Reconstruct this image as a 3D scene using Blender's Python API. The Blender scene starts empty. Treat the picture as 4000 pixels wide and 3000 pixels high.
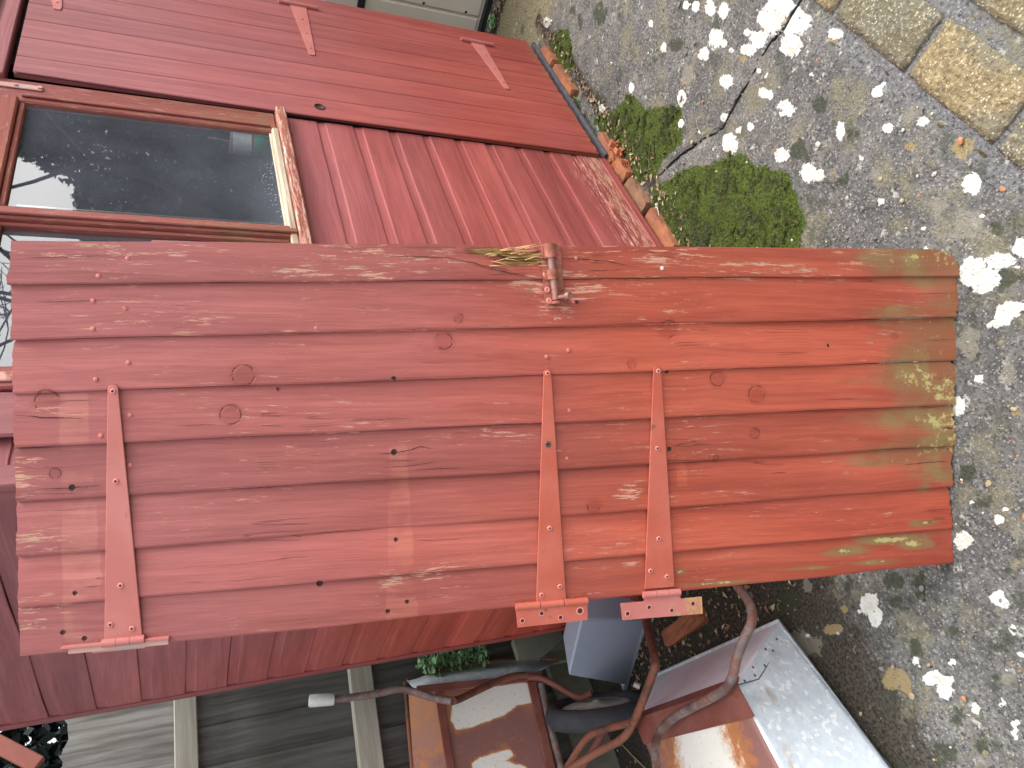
import bpy, math, random
import numpy as np
from mathutils import Vector, Matrix
random.seed(7); rng = np.random.default_rng(7)
S = bpy.context.scene
# ------------------------------------------------------------------ camera
R = np.array([[-0.29028165, 0.74782897, -0.5970665],
              [-0.30415374, -0.66367946, -0.68338867],
              [-0.90731862, -0.01677518, 0.42010894]])
CAM = np.array([-0.840, -1.192, 1.5]); F = 2880.0
cam = bpy.data.objects.new('camera', bpy.data.cameras.new('camera')); S.collection.objects.link(cam)
m = Matrix.Identity(4)
for i in range(3):
    for j in range(3): m[i][j] = R[i][j]
    m[i][3] = CAM[i]
cam.matrix_world = m
cam.data.lens = 36 * F / 4000; cam.data.sensor_width = 36; cam.data.clip_start = 0.02; cam.data.clip_end = 500
S.camera = cam
# ------------------------------------------------------------------ light
SUN_EL, SUN_AZ = 52, -40          # azimuth from +X towards +Y
W = bpy.data.worlds.new('World'); S.world = W; W.use_nodes = True
nt = W.node_tree; bg = nt.nodes['Background']
sky = nt.nodes.new('ShaderNodeTexSky'); sky.sky_type = 'NISHITA'; sky.sun_disc = False
sky.sun_elevation = math.radians(SUN_EL); sky.sun_rotation = math.radians(90 - SUN_AZ)
sky.air_density = 1.0; sky.dust_density = 4.0
hs = nt.nodes.new('ShaderNodeHueSaturation'); hs.inputs['Saturation'].default_value = 0.16; hs.inputs['Value'].default_value = 1.0
nt.links.new(sky.outputs[0], hs.inputs['Color']); nt.links.new(hs.outputs[0], bg.inputs['Color'])
bg.inputs['Strength'].default_value = 0.15
sl = bpy.data.lights.new('sun', 'SUN'); sl.energy = 0.6; sl.angle = math.radians(55); sl.color = (1.0, 0.97, 0.93)
so = bpy.data.objects.new('sun', sl); S.collection.objects.link(so)
e, a = math.radians(SUN_EL), math.radians(SUN_AZ)
d = Vector((math.cos(e)*math.cos(a), math.cos(e)*math.sin(a), math.sin(e)))
so.rotation_euler = d.to_track_quat('Z', 'Y').to_euler(); so.location = d * 20
S.view_settings.view_transform = 'Standard'; S.view_settings.look = 'None'
S.view_settings.exposure = 1.52; S.view_settings.gamma = 1.0
S.render.engine = 'CYCLES'

# ------------------------------------------------------------------ sight lines: a photo pixel to a point on a real plane
def ray(x, y): return R @ np.array([x-2000., -(y-1500.), -F])
def hit(x, y, p, n):
    d = ray(x, y); n = np.array(n, float); return CAM + d * (np.dot(np.array(p)-CAM, n) / np.dot(d, n))
def onz(x, y, z=0.): return hit(x, y, (0, 0, z), (0, 0, 1))
def onx(x, y, v=0.): return hit(x, y, (v, 0, 0), (1, 0, 0))
def ony(x, y, v=0.): return hit(x, y, (0, v, 0), (0, 1, 0))

# ------------------------------------------------------------------ object helpers
def link(name, me, mats=(), parent=None):
    o = bpy.data.objects.new(name, me); S.collection.objects.link(o)
    if me is not None:
        for mm in (mats if isinstance(mats, (list, tuple)) else [mats]): me.materials.append(mm)
    if parent is not None: o.parent = parent
    return o
def tag(o, label=None, cat=None, group=None, kind=None):
    for k, v in (('label', label), ('category', cat), ('group', group), ('kind', kind)):
        if v: o[k] = v
    return o
def empty(name, loc=(0, 0, 0)):
    o = bpy.data.objects.new(name, None); S.collection.objects.link(o); o.location = loc; o.empty_display_size = .1
    return o
class MB:
    def __init__(s): s.v = []; s.f = []; s.m = []; s.sm = []
    def add(s, vs, fs, mi=0, smooth=False):
        k = len(s.v); s.v += [tuple(map(float, v)) for v in vs]
        s.f += [tuple(i+k for i in f) for f in fs]; s.m += [mi]*len(fs); s.sm += [smooth]*len(fs)
    def box(s, c, size, mi=0, rot=None, bev=0.0):
        x, y, z = [q/2 for q in size]; b = min(bev, x*.9, y*.9, z*.9)
        if b <= 0:
            P = [(sx*x, sy*y, sz*z) for sx in (-1, 1) for sy in (-1, 1) for sz in (-1, 1)]
            Fc = [(0, 1, 3, 2), (4, 6, 7, 5), (0, 4, 5, 1), (2, 3, 7, 6), (0, 2, 6, 4), (1, 5, 7, 3)]
        else:
            P = []; idx = {}
            for sx in (-1, 1):
                for sy in (-1, 1):
                    for sz in (-1, 1):
                        for ax in range(3):
                            q = [sx*(x-b), sy*(y-b), sz*(z-b)]; q[ax] = (sx*x, sy*y, sz*z)[ax]
                            idx[(sx, sy, sz, ax)] = len(P); P.append(tuple(q))
            Fc = []
            cyc = [(-1, -1), (1, -1), (1, 1), (-1, 1)]
            for ax in range(3):
                o1, o2 = [(1, 2), (2, 0), (0, 1)][ax]
                for sg in (-1, 1):
                    f = []
                    for (p, q) in cyc:
                        t = [0, 0, 0]; t[ax] = sg; t[o1] = p; t[o2] = q; f.append(idx[(*t, ax)])
                    Fc.append(tuple(f if sg > 0 else f[::-1]))
            for ax in range(3):
                o1, o2 = [(1, 2), (2, 0), (0, 1)][ax]
                for p in (-1, 1):
                    for q in (-1, 1):
                        t1 = [0, 0, 0]; t2 = [0, 0, 0]; t1[ax] = -1; t2[ax] = 1
                        for t in (t1, t2): t[o1] = p; t[o2] = q
                        f = [idx[(*t1, o1)], idx[(*t2, o1)], idx[(*t2, o2)], idx[(*t1, o2)]]
                        Fc.append(tuple(f if p*q > 0 else f[::-1]))
            for sx in (-1, 1):
                for sy in (-1, 1):
                    for sz in (-1, 1):
                        f = [idx[(sx, sy, sz, k)] for k in range(3)]
                        Fc.append(tuple(f if sx*sy*sz > 0 else f[::-1]))
        if rot is not None: P = [tuple(rot @ Vector(p)) for p in P]
        s.add([(p[0]+c[0], p[1]+c[1], p[2]+c[2]) for p in P], Fc, mi)
    def bx(s, x0, x1, y0, y1, z0, z1, mi=0, bev=0.0):
        s.box(((x0+x1)/2, (y0+y1)/2, (z0+z1)/2), (abs(x1-x0), abs(y1-y0), abs(z1-z0)), mi, None, bev)
    def tube(s, pts, r, seg=12, mi=0, cap=True, smooth=3, flat=1.0):
        P = [np.array(p, float) for p in pts]
        rr = list(r) if isinstance(r, (list, tuple)) else [r]*len(P)
        if smooth > 1 and len(P) > 2:
            Q = []; q = []
            E = [2*P[0]-P[1]] + P + [2*P[-1]-P[-2]]; ER = [rr[0]]+rr+[rr[-1]]
            for i in range(1, len(E)-2):
                for k in range(smooth):
                    t = k/smooth; a0, a1, a2, a3 = E[i-1:i+3]
                    Q.append(.5*((2*a1)+(-a0+a2)*t+(2*a0-5*a1+4*a2-a3)*t*t+(-a0+3*a1-3*a2+a3)*t**3)); q.append(ER[i]*(1-t)+ER[i+1]*t)
            Q.append(P[-1]); q.append(rr[-1]); P, rr = Q, q
        n = len(P); V = []
        T = [(P[min(i+1, n-1)]-P[max(i-1, 0)]) for i in range(n)]; T = [t/(np.linalg.norm(t)+1e-9) for t in T]
        u = np.cross(T[0], (0, 0, 1)); u = u if np.linalg.norm(u) > .1 else np.cross(T[0], (1, 0, 0)); u /= np.linalg.norm(u)
        for i in range(n):
            u = u - T[i]*np.dot(u, T[i]); u /= np.linalg.norm(u); w = np.cross(T[i], u)
            for k in range(seg):
                an = 2*math.pi*k/seg; V.append(P[i]+rr[i]*(math.cos(an)*u+flat*math.sin(an)*w))
        Fc = [(i*seg+k, i*seg+(k+1) % seg, (i+1)*seg+(k+1) % seg, (i+1)*seg+k) for i in range(n-1) for k in range(seg)]
        s.add(V, Fc, mi, True)
        if cap: s.add([V[k] for k in range(seg)], [tuple(range(seg))[::-1]], mi); s.add(V[-seg:], [tuple(range(seg))], mi)
    def lathe(s, prof, c, axis, seg=24, mi=0):
        ax = Vector(axis).normalized(); q = ax.to_track_quat('Z', 'Y'); V = []
        for (r, h) in prof:
            for k in range(seg):
                an = 2*math.pi*k/seg; p = q @ Vector((r*math.cos(an), r*math.sin(an), h)); V.append((p[0]+c[0], p[1]+c[1], p[2]+c[2]))
        n = len(prof)
        s.add(V, [(i*seg+k, i*seg+(k+1) % seg, (i+1)*seg+(k+1) % seg, (i+1)*seg+k) for i in range(n-1) for k in range(seg)], mi, True)
    def prism(s, poly, zt, zb, mi=0, xf=None):      # polygon in local xy, thickness in z
        n = len(poly); V = [(p[0], p[1], zt) for p in poly]+[(p[0], p[1], zb) for p in poly]
        if xf: V = [xf(v) for v in V]
        s.add(V, [tuple(range(n)), tuple(range(2*n-1, n-1, -1))]+[(i, n+i, n+(i+1) % n, (i+1) % n) for i in range(n)], mi)
    def mesh(s, name):
        me = bpy.data.meshes.new(name); me.from_pydata(s.v, [], s.f); me.update()
        me.polygons.foreach_set('material_index', s.m); me.polygons.foreach_set('use_smooth', s.sm)
        return me
    def build(s, name, mats, parent=None, recalc=True):
        me = s.mesh(name); o = link(name, me, mats, parent)
        if recalc:
            import bmesh
            b = bmesh.new(); b.from_mesh(me); bmesh.ops.recalc_face_normals(b, faces=b.faces); b.to_mesh(me); b.free()
        return o
def setattr_col(me, name, arr):      # arr n x 3
    a = me.attributes.new(name, 'FLOAT_COLOR', 'POINT'); b = np.ones((len(arr), 4), np.float32); b[:, :3] = arr
    a.data.foreach_set('color', b.ravel())

# ------------------------------------------------------------------ node helpers
class NT:
    def __init__(s, name):
        s.mat = bpy.data.materials.new(name); s.mat.use_nodes = True; s.t = s.mat.node_tree; s.n = s.t.nodes
        s.bsdf = s.n['Principled BSDF']; s.out = s.n['Material Output']
        s.co = s.n.new('ShaderNodeTexCoord').outputs['Object']
    def L(s, a, b): s.t.links.new(a, b)
    def inp(s, sock, v):
        if hasattr(v, 'is_output') or isinstance(v, bpy.types.NodeSocket): s.L(v, sock)
        elif isinstance(v, (tuple, list)) and len(v) == 3 and sock.type == 'RGBA': sock.default_value = (*v, 1)
        else: sock.default_value = v
    def map(s, sc, co=None, loc=(0, 0, 0)):
        m = s.n.new('ShaderNodeMapping'); s.L(co or s.co, m.inputs['Vector']); m.inputs['Scale'].default_value = sc; m.inputs['Location'].default_value = loc
        return m.outputs[0]
    def noise(s, sc, det=4, co=None, rough=.55, dist=0., col=False):
        n = s.n.new('ShaderNodeTexNoise'); s.L(co or s.co, n.inputs['Vector']); n.inputs['Scale'].default_value = sc
        n.inputs['Detail'].default_value = det; n.inputs['Roughness'].default_value = rough; n.inputs['Distortion'].default_value = dist
        return n.outputs['Color' if col else 'Fac']
    def vor(s, sc, co=None, out='Distance', rnd=1., feat='F1'):
        n = s.n.new('ShaderNodeTexVoronoi'); n.feature = feat; s.L(co or s.co, n.inputs['Vector']); n.inputs['Scale'].default_value = sc
        n.inputs['Randomness'].default_value = rnd; return n.outputs[out]
    def m(s, op, a, b=0., c=0., clamp=False):
        n = s.n.new('ShaderNodeMath'); n.operation = op; n.use_clamp = clamp
        s.inp(n.inputs[0], a); s.inp(n.inputs[1], b); s.inp(n.inputs[2], c); return n.outputs[0]
    def st(s, v, lo, hi):            # smoothstep
        n = s.n.new('ShaderNodeMapRange'); n.interpolation_type = 'SMOOTHSTEP'
        s.inp(n.inputs['Value'], v); s.inp(n.inputs['From Min'], lo); s.inp(n.inputs['From Max'], hi)
        if lo > hi: n.inputs['From Min'].default_value = hi; n.inputs['From Max'].default_value = lo; n.inputs['To Min'].default_value = 1; n.inputs['To Max'].default_value = 0
        return n.outputs[0]
    def mix(s, f, a, b, mode='MIX'):
        n = s.n.new('ShaderNodeMix'); n.data_type = 'RGBA'; n.blend_type = mode; n.clamp_factor = True
        s.inp(n.inputs[0], f); s.inp(n.inputs[6], a); s.inp(n.inputs[7], b); return n.outputs[2]
    def attr(s, name):
        n = s.n.new('ShaderNodeAttribute'); n.attribute_name = name; q = s.n.new('ShaderNodeSeparateColor'); s.L(n.outputs['Color'], q.inputs[0]); return q.outputs
    def xyz(s, co=None):
        q = s.n.new('ShaderNodeSeparateXYZ'); s.L(co or s.co, q.inputs[0]); return q.outputs
    def vadd(s, a, b, sc=1.):
        n = s.n.new('ShaderNodeVectorMath'); n.operation = 'MULTIPLY_ADD'; s.L(b, n.inputs[0]); n.inputs[1].default_value = (sc,)*3; s.L(a, n.inputs[2]); return n.outputs[0]
    def bump(s, h, dist=.002, strength=1., nrm=None):
        n = s.n.new('ShaderNodeBump'); s.inp(n.inputs['Height'], h); n.inputs['Distance'].default_value = dist; n.inputs['Strength'].default_value = strength
        if nrm: s.L(nrm, n.inputs['Normal'])
        return n.outputs[0]
    def fin(s, col, rough=.6, metal=0., normal=None, spec=.5):
        s.inp(s.bsdf.inputs['Base Color'], col); s.inp(s.bsdf.inputs['Roughness'], rough); s.inp(s.bsdf.inputs['Metallic'], metal)
        s.bsdf.inputs['Specular IOR Level'].default_value = spec
        if normal is not None: s.L(normal, s.bsdf.inputs['Normal'])
        return s.mat

def painted_wood(name, ca, cb, axis, wear=.35, veil=None, rough=.55, bare=(.42, .30, .20), checks=.75):
    """red wood stain over sawn boards; grain runs along axis. masks m1=(algae,fresh,bare) m2=(knot,hole,flake)"""
    t = NT(name)
    def S3(s, k): v = [s, s, s]; v[axis] = s*k; return tuple(v)
    wob = t.vadd(t.co, t.noise(3.0, 2, col=True), .03)
    big = t.noise(1.0, 3, t.map(S3(5, .25), wob))
    mid = t.noise(1.0, 5, t.map(S3(38, .05), wob), .65)
    fine = t.noise(1.0, 6, t.map(S3(160, .03), wob), .7)
    cloud = t.noise(2.3, 4)
    c = t.mix(t.st(big, .38, .62), ca, cb); c = t.mix(t.m('MULTIPLY', t.st(t.noise(1.0, 4, t.map(S3(16, .12), wob, (7, 3, 9)), .6), .54, .70), .55), c, t.mix(1., c, (.74, .66, .74), 'MULTIPLY')); c = t.mix(t.m('MULTIPLY', t.st(t.noise(1.0, 4, t.map(S3(20, .10), wob, (1, 13, 5)), .6), .56, .72), .5), c, t.mix(1., c, (1.14, 1.34, 1.30), 'MULTIPLY'))
    if veil:                                    # pale pink lens haze painted into the upper colour
        z = t.xyz()[2]; f = t.m('ADD', t.st(z, veil[1], veil[2]), t.m('MULTIPLY', t.m('SUBTRACT', cloud, .5), .9), clamp=True)
        c = t.mix(f, c, veil[0])
    rnd = t.attr('rnd')[0]
    c = t.mix(1.0, c, t.mix(rnd, (.86, .86, .86), (1.1, 1.08, 1.06)), 'MULTIPLY')
    c = t.mix(t.st(mid, .25, .75), t.mix(1., c, (.80, .76, .77), 'MULTIPLY'), t.mix(1., c, (1.12, 1.16, 1.16), 'MULTIPLY'))
    c = t.mix(t.m('MULTIPLY', t.st(fine, .35, .25 if False else .62), .32), t.mix(1., c, (.80, .76, .76), 'MULTIPLY'), c) if False else t.mix(t.m('MULTIPLY', t.st(fine, .58, .42), .3), c, t.mix(1., c, (.62, .55, .55), 'MULTIPLY'))
    m1 = t.attr('m1'); m2 = t.attr('m2')
    # freshly brushed bands
    c = t.mix(t.m('MULTIPLY', t.st(t.m('ADD', m1[1], t.m('ADD', t.m('MULTIPLY', t.m('SUBTRACT', mid, .5), .9), t.m('MULTIPLY', t.m('SUBTRACT', t.noise(14, 4), .5), 1.1))), .40, .66), .55), c, t.mix(1., c, (1.30, 1.62, 1.38), 'MULTIPLY'))
    # worn flecks of pale wood, long and thin
    patch = t.st(t.noise(4.1, 4), .44, .62)
    fl = t.noise(1.0, 6, t.map(S3(150, .10), wob, (3.1, 7.7, 1.3)), .78)
    fm = t.m('MULTIPLY', t.m('MULTIPLY', t.st(fl, .585, .65), patch), wear)
    fm2 = t.m('MULTIPLY', t.st(t.m('ADD', fl, t.m('MULTIPLY', m2[2], .12)), .60, .645), t.st(m2[2], .05, .5))
    fm = t.m('MAXIMUM', fm, fm2)
    c = t.mix(fm, c, t.mix(t.st(mid, .3, .7), (.60, .26, .19), bare))
    # hairline checks
    ck = t.noise(1.0, 3, t.map(S3(26, .03), wob, (9, 2, 5)), .5)
    ckm = t.m('MULTIPLY', t.st(t.m('ABSOLUTE', t.m('SUBTRACT', ck, .5)), .006, .0015), t.st(t.noise(5.5, 2, t.map((1, 1, 1), None, (4, 4, 4))), .58, .64))
    ckm = t.m('MULTIPLY', ckm, checks); c = t.mix(t.m('MULTIPLY', ckm, .7), c, (.10, .025, .02))
    # algae and rot at the wet end
    an = t.noise(1.0, 5, t.map(S3(42, .3), wob), .7)
    al = t.st(t.m('ADD', m1[0], t.m('MULTIPLY', t.m('SUBTRACT', an, .5), .9)), .30, .78)
    c = t.mix(t.m('MULTIPLY', al, .80), c, t.mix(t.st(t.noise(11, 5), .42, .62), (.22, .10, .045), (.20, .165, .065)))
    gl = t.m('MULTIPLY', t.st(t.m('ADD', m1[0], t.m('MULTIPLY', t.m('SUBTRACT', t.noise(75, 5, rough=.7), .5), 1.7)), .92, 1.12), .75)
    c = t.mix(gl, c, (.48, .44, .17))
    # bare splintered wood
    sp = t.noise(1.0, 5, t.map(S3(120, .05)), .7)
    br = t.st(t.m('ADD', m1[2], t.m('MULTIPLY', t.m('SUBTRACT', sp, .5), .8)), .45, .6)
    c = t.mix(br, c, t.mix(t.st(sp, .36, .62), (.16, .07, .022), (.56, .34, .12)))
    # knots and screw holes
    c = t.mix(t.m('MULTIPLY', t.st(m2[0], .15, .6), .42), c, t.mix(1., c, (.62, .42, .40), 'MULTIPLY'))
    ring = t.m('MULTIPLY', t.st(t.m('ABSOLUTE', t.m('SUBTRACT', m2[0], .5)), .07, .02), t.st(t.noise(70, 3), .42, .6))
    c = t.mix(t.m('MULTIPLY', ring, .42), c, (.09, .025, .02))
    c = t.mix(t.st(m2[1], .4, .6), c, (.018, .009, .009))
    h = t.m('ADD', t.m('MULTIPLY', mid, .6), t.m('MULTIPLY', fine, .4))
    h = t.m('SUBTRACT', h, t.m('MULTIPLY', ckm, 1.2)); h = t.m('SUBTRACT', h, t.m('MULTIPLY', t.st(m2[1], .3, .6), 3.)); h = t.m('SUBTRACT', h, t.m('MULTIPLY', ring, .8))
    h = t.m('SUBTRACT', h, t.m('MULTIPLY', br, t.m('MULTIPLY', sp, 5.)))
    b = t.bump(h, .0022, .9)
    return t.fin(c, t.m('ADD', rough, t.m('MULTIPLY', fine, .15)), normal=b, spec=.42)

RED_A, RED_B = (.36, .055, .042), (.46, .085, .062)
M = {}
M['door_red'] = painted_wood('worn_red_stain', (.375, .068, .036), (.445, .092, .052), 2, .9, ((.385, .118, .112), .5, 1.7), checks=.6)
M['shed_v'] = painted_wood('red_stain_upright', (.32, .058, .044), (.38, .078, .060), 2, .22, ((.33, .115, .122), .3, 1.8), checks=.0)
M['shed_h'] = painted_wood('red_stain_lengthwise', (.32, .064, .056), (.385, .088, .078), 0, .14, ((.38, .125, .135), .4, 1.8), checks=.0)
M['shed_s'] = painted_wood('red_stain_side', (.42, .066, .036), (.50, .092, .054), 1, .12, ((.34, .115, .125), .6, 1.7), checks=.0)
M['frame_h'] = painted_wood('weathered_window_rail', (.33, .075, .05), (.42, .12, .08), 0, .45, bare=(.50, .42, .33))
M['frame_v'] = painted_wood('weathered_window_stile', (.30, .07, .055), (.38, .11, .09), 2, .4, bare=(.40, .30, .26))

def metal_paint(name, ca, cb, rust=.3, rough=.45, rustc=(.30, .09, .03), metal=0.0, sc=9):
    t = NT(name); n = t.noise(sc, 5); n2 = t.noise(60, 4); c = t.mix(t.st(n, .35, .65), ca, cb)
    r = t.st(t.m('ADD', t.m('MULTIPLY', n, .7), t.m('MULTIPLY', n2, .5)), .80-rust*.35, .86-rust*.3)
    c = t.mix(t.m('MULTIPLY', r, .8), c, t.mix(n2, rustc, (.16, .05, .03)))
    m2 = t.attr('m2'); c = t.mix(t.st(m2[1], .4, .6), c, (.02, .01, .01))
    al = t.attr('m1')[0]; c = t.mix(t.m('MULTIPLY', t.st(t.m('ADD', al, t.m('MULTIPLY', t.m('SUBTRACT', t.noise(60, 6, rough=.7), .5), 2.2)), .4, .8), .8), c, (.42, .34, .09))
    return t.fin(c, t.m('ADD', rough, t.m('MULTIPLY', n2, .25)), metal, t.bump(t.m('ADD', n2, t.m('MULTIPLY', r, .6)), .0006, .8), .5)
M['hinge'] = metal_paint('red_painted_iron', (.43, .085, .047), (.48, .118, .080), .22)
M['hinge_pink'] = metal_paint('faded_red_painted_iron', (.45, .135, .115), (.49, .17, .15), .15)
M['screw'] = metal_paint('painted_screw_head', (.66, .24, .20), (.60, .2, .17), .1)
M['nail'] = metal_paint('painted_nail_head', (.54, .17, .14), (.50, .15, .12), .1)
M['screw_dark'] = metal_paint('bare_screw_head', (.10, .085, .08), (.16, .12, .11), .4, metal=.6)
M['screw_hole'] = NT('screw_recess').fin((.05, .015, .012), .8)
M['bolt'] = metal_paint('rusty_painted_bolt', (.33, .095, .07), (.42, .13, .10), .6)
M['bolt_bar'] = metal_paint('worn_bolt_bar', (.42, .16, .12), (.34, .20, .17), .5, .32, metal=.4)
M['grey_iron'] = metal_paint('bare_grey_iron', (.42, .34, .32), (.55, .28, .24), .3, .5)
M['tube_rust'] = metal_paint('rusty_tube', (.10, .042, .032), (.18, .085, .068), .75, .5, (.36, .12, .05), sc=6)
M['tube_worn'] = metal_paint('worn_tube', (.12, .06, .05), (.23, .22, .215), .60, .42, (.27, .10, .06), sc=12)
M['plate_rust'] = metal_paint('red_oxide_plate', (.18, .048, .033), (.24, .088, .07), .45, .5)

def galv():
    t = NT('galvanised_sheet'); v = t.vor(85, t.vadd(t.co, t.noise(50, 2, col=True), .012), 'Color'); q = t.n.new('ShaderNodeSeparateColor'); t.L(v, q.inputs[0])
    sp = q.outputs[0]; n = t.noise(7, 5)
    c = t.mix(t.m('MULTIPLY', t.m('ADD', t.m('MULTIPLY', sp, .7), t.noise(45, 5)), .5), (.52, .60, .68), (.84, .89, .93)); c = t.mix(t.m('MULTIPLY', t.m('MULTIPLY', t.st(sp, .80, .86), t.st(t.noise(60, 3), .45, .55)), .7), c, (.95, .97, .98))
    at = t.attr('m1'); rs = t.st(t.m('ADD', at[0], t.m('MULTIPLY', t.m('SUBTRACT', t.noise(16, 6, rough=.7), .5), .8)), .3, .75)
    c = t.mix(t.m('MULTIPLY', rs, .8), c, (.40, .28, .17)); c = t.mix(t.m('MULTIPLY', t.st(n, .56, .7), .35), c, (.30, .30, .28))
    sk = t.st(t.noise(150, 3), .66, .72); c = t.mix(t.m('MULTIPLY', sk, .4), c, (.25, .24, .22))
    return t.fin(c, t.m('ADD', .38, t.m('MULTIPLY', n, .2)), .15, t.bump(t.noise(12, 3), .004, .25), .5)
M['galv'] = galv()
def rusty_white():
    t = NT('rusted_white_sheet'); n = t.noise(5, 6, rough=.7, dist=.6); n2 = t.noise(28, 6, rough=.72); at = t.attr('m1')
    f = t.m('ADD', t.m('ADD', at[0], t.m('MULTIPLY', t.m('SUBTRACT', n, .5), .55)), t.m('MULTIPLY', t.m('SUBTRACT', n2, .5), .6))
    c = t.mix(t.st(f, .38, .56), (.80, .79, .72), (.62, .40, .26))
    c = t.mix(t.st(f, .50, .60), c, (.44, .17, .06)); c = t.mix(t.st(f, .62, .78), c, t.mix(t.st(t.noise(3.5, 4), .45, .62), (.25, .115, .10), (.36, .165, .105)))
    c = t.mix(t.m('MULTIPLY', t.st(t.noise(110, 4), .6, .68), .35), c, (.30, .17, .12))
    return t.fin(c, .6, 0, t.bump(n2, .002, .7))
M['rusty_white'] = rusty_white()
def plain(name, ca, cb, sc=8, rough=.6, bump=.001, metal=0., spec=.5, fine=60):
    t = NT(name); n = t.noise(sc, 5); n2 = t.noise(fine, 4); c = t.mix(t.st(n, .3, .7), ca, cb); c = t.mix(t.m('MULTIPLY', n2, .35), c, t.mix(1., c, (.6, .6, .6), 'MULTIPLY'))
    return t.fin(c, rough, metal, t.bump(n2, bump, .8), spec)
M['grey_plastic'] = plain('slate_grey_plastic', (.38, .43, .54), (.42, .47, .58), 3, .42, .0002)
M['rubber'] = plain('black_rubber', (.035, .037, .045), (.05, .052, .06), 20, .75, .0006)
M['white_grip'] = plain('white_plastic_grip', (.72, .74, .70), (.62, .64, .58), 30, .4, .0004)
M['hub'] = plain('pale_hub', (.50, .49, .43), (.34, .33, .29), 30, .5, .0004)
M['black_iron'] = plain('black_iron', (.02, .02, .025), (.03, .03, .03), 30, .5, .0004)
M['felt'] = plain('dark_felt', (.075, .07, .085), (.11, .10, .115), 40, .9, .003)
M['cream'] = plain('cream_plastic', (.88, .80, .68), (.82, .74, .62), 2, .5, .0001, fine=6)
M['terracotta'] = plain('orange_brick', (.50, .16, .055), (.34, .10, .045), 22, .85, .003)
M['terracotta_b'] = plain('bright_terracotta', (.48, .17, .075), (.38, .12, .05), 30, .85, .004)
M['mortar'] = plain('grey_mortar', (.25, .25, .25), (.16, .16, .165), 25, .95, .004)
M['offcut'] = plain('green_grey_timber', (.16, .165, .12), (.22, .21, .16), 14, .9, .002)
M['tin_white'] = plain('white_tin_label', (.90, .91, .91), (.82, .84, .86), 40, .35, .0003)
M['tin_green'] = plain('green_tin_label', (.05, .42, .25), (.07, .50, .30), 30, .35, .0003)
M['tin_red'] = plain('red_tin_band', (.5, .08, .04), (.4, .1, .05), 30, .35, .0003)
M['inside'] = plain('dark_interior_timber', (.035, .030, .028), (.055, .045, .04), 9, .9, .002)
M['roof_felt'] = plain('green_mineral_felt', (.08, .10, .08), (.13, .14, .11), 60, .95, .002)
def graywood(name, axis, ca, cb, g=.2):
    t = NT(name); sc = [45, 45, 45]; sc[axis] = 2.2; w = t.vadd(t.co, t.noise(4, 2, col=True), .02)
    n = t.noise(1, 6, t.map(tuple(sc), w), .7); b = t.noise(2.2, 4); c = t.mix(t.st(n, .3, .7), ca, cb)
    c = t.mix(t.m('MULTIPLY', t.st(b, .5, .7), g), c, (.09, .10, .03)); rnd = t.attr('rnd')[0]; c = t.mix(1., c, t.mix(rnd, (.6, .6, .6), (1.25, 1.25, 1.25)), 'MULTIPLY')
    if axis == 2: c = t.mix(t.m('MULTIPLY', t.st(t.m('ADD', t.xyz()[2], t.m('MULTIPLY', t.noise(3, 4), .3)), 1.62, 1.38), .68), c, (.030, .030, .027))  # shade on the lower fence painted into the board colour
    return t.fin(c, .85, 0, t.bump(n, .002, .9), .3)
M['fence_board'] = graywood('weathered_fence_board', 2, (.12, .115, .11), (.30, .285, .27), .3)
M['fence_rail'] = graywood('pale_fence_rail', 0, (.30, .28, .23), (.46, .43, .37), .25)
# glass: clear sheet with a mirror-like sheen
t = NT('window_glass')
g = t.n.new('ShaderNodeBsdfGlossy'); g.inputs['Roughness'].default_value = .012
tr = t.n.new('ShaderNodeBsdfTransparent'); tr.inputs['Color'].default_value = (.75, .80, .80, 1)
df = t.n.new('ShaderNodeBsdfDiffuse'); df.inputs['Color'].default_value = (.45, .49, .58, 1)
lw = t.n.new('ShaderNodeLayerWeight'); lw.inputs['Blend'].default_value = .5
mx = t.n.new('ShaderNodeMixShader'); mx2 = t.n.new('ShaderNodeMixShader')
t.L(t.m('ADD', t.m('MULTIPLY', t.m('POWER', lw.outputs['Facing'], 3.), .9), .20, clamp=True), mx.inputs[0]); t.L(tr.outputs[0], mx.inputs[1]); t.L(g.outputs[0], mx.inputs[2])
am = t.attr('m1'); drops = t.m('MULTIPLY', t.st(t.vor(120), .22, .15), t.st(t.m('ADD', am[0], t.m('MULTIPLY', t.noise(14, 3), .5)), .75, .95))
dust_haze = t.m('ADD', t.m('ADD', t.m('MULTIPLY', t.noise(6, 5), .16), t.m('ADD', .02, t.m('MULTIPLY', am[0], .12))), t.m('MULTIPLY', drops, .7), clamp=True)  # dust and drops, with bluish haze painted in to lift the dark pane
t.L(dust_haze, mx2.inputs[0]); t.L(mx.outputs[0], mx2.inputs[1]); t.L(df.outputs[0], mx2.inputs[2]); t.L(mx2.outputs[0], t.out.inputs[0])
M['glass'] = t.mat
def leafmat(name, ca, cb, sc=30):
    t = NT(name); c = t.mix(t.noise(sc, 3), ca, cb); t.bsdf.inputs['Subsurface Weight'].default_value = 0.0
    return t.fin(c, .6, 0, None, .3)
M['leaf'] = leafmat('fresh_leaf', (.16, .36, .12), (.36, .52, .30))
M['weed'] = leafmat('pale_weed', (.16, .24, .07), (.30, .38, .15))
M['moss'] = leafmat('moss_green', (.060, .088, .014), (.15, .175, .030), 16)
M['moss_dark'] = leafmat('moss_dark', (.045, .055, .026), (.09, .10, .045), 16)
M['ever'] = leafmat('evergreen', (.007, .012, .012), (.018, .026, .024), 2)
M['bark'] = plain('grey_bark', (.028, .026, .025), (.05, .047, .043), 8, .9, .005)
M['dead'] = leafmat('dead_leaf', (.16, .09, .05), (.32, .22, .13), 40)
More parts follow.
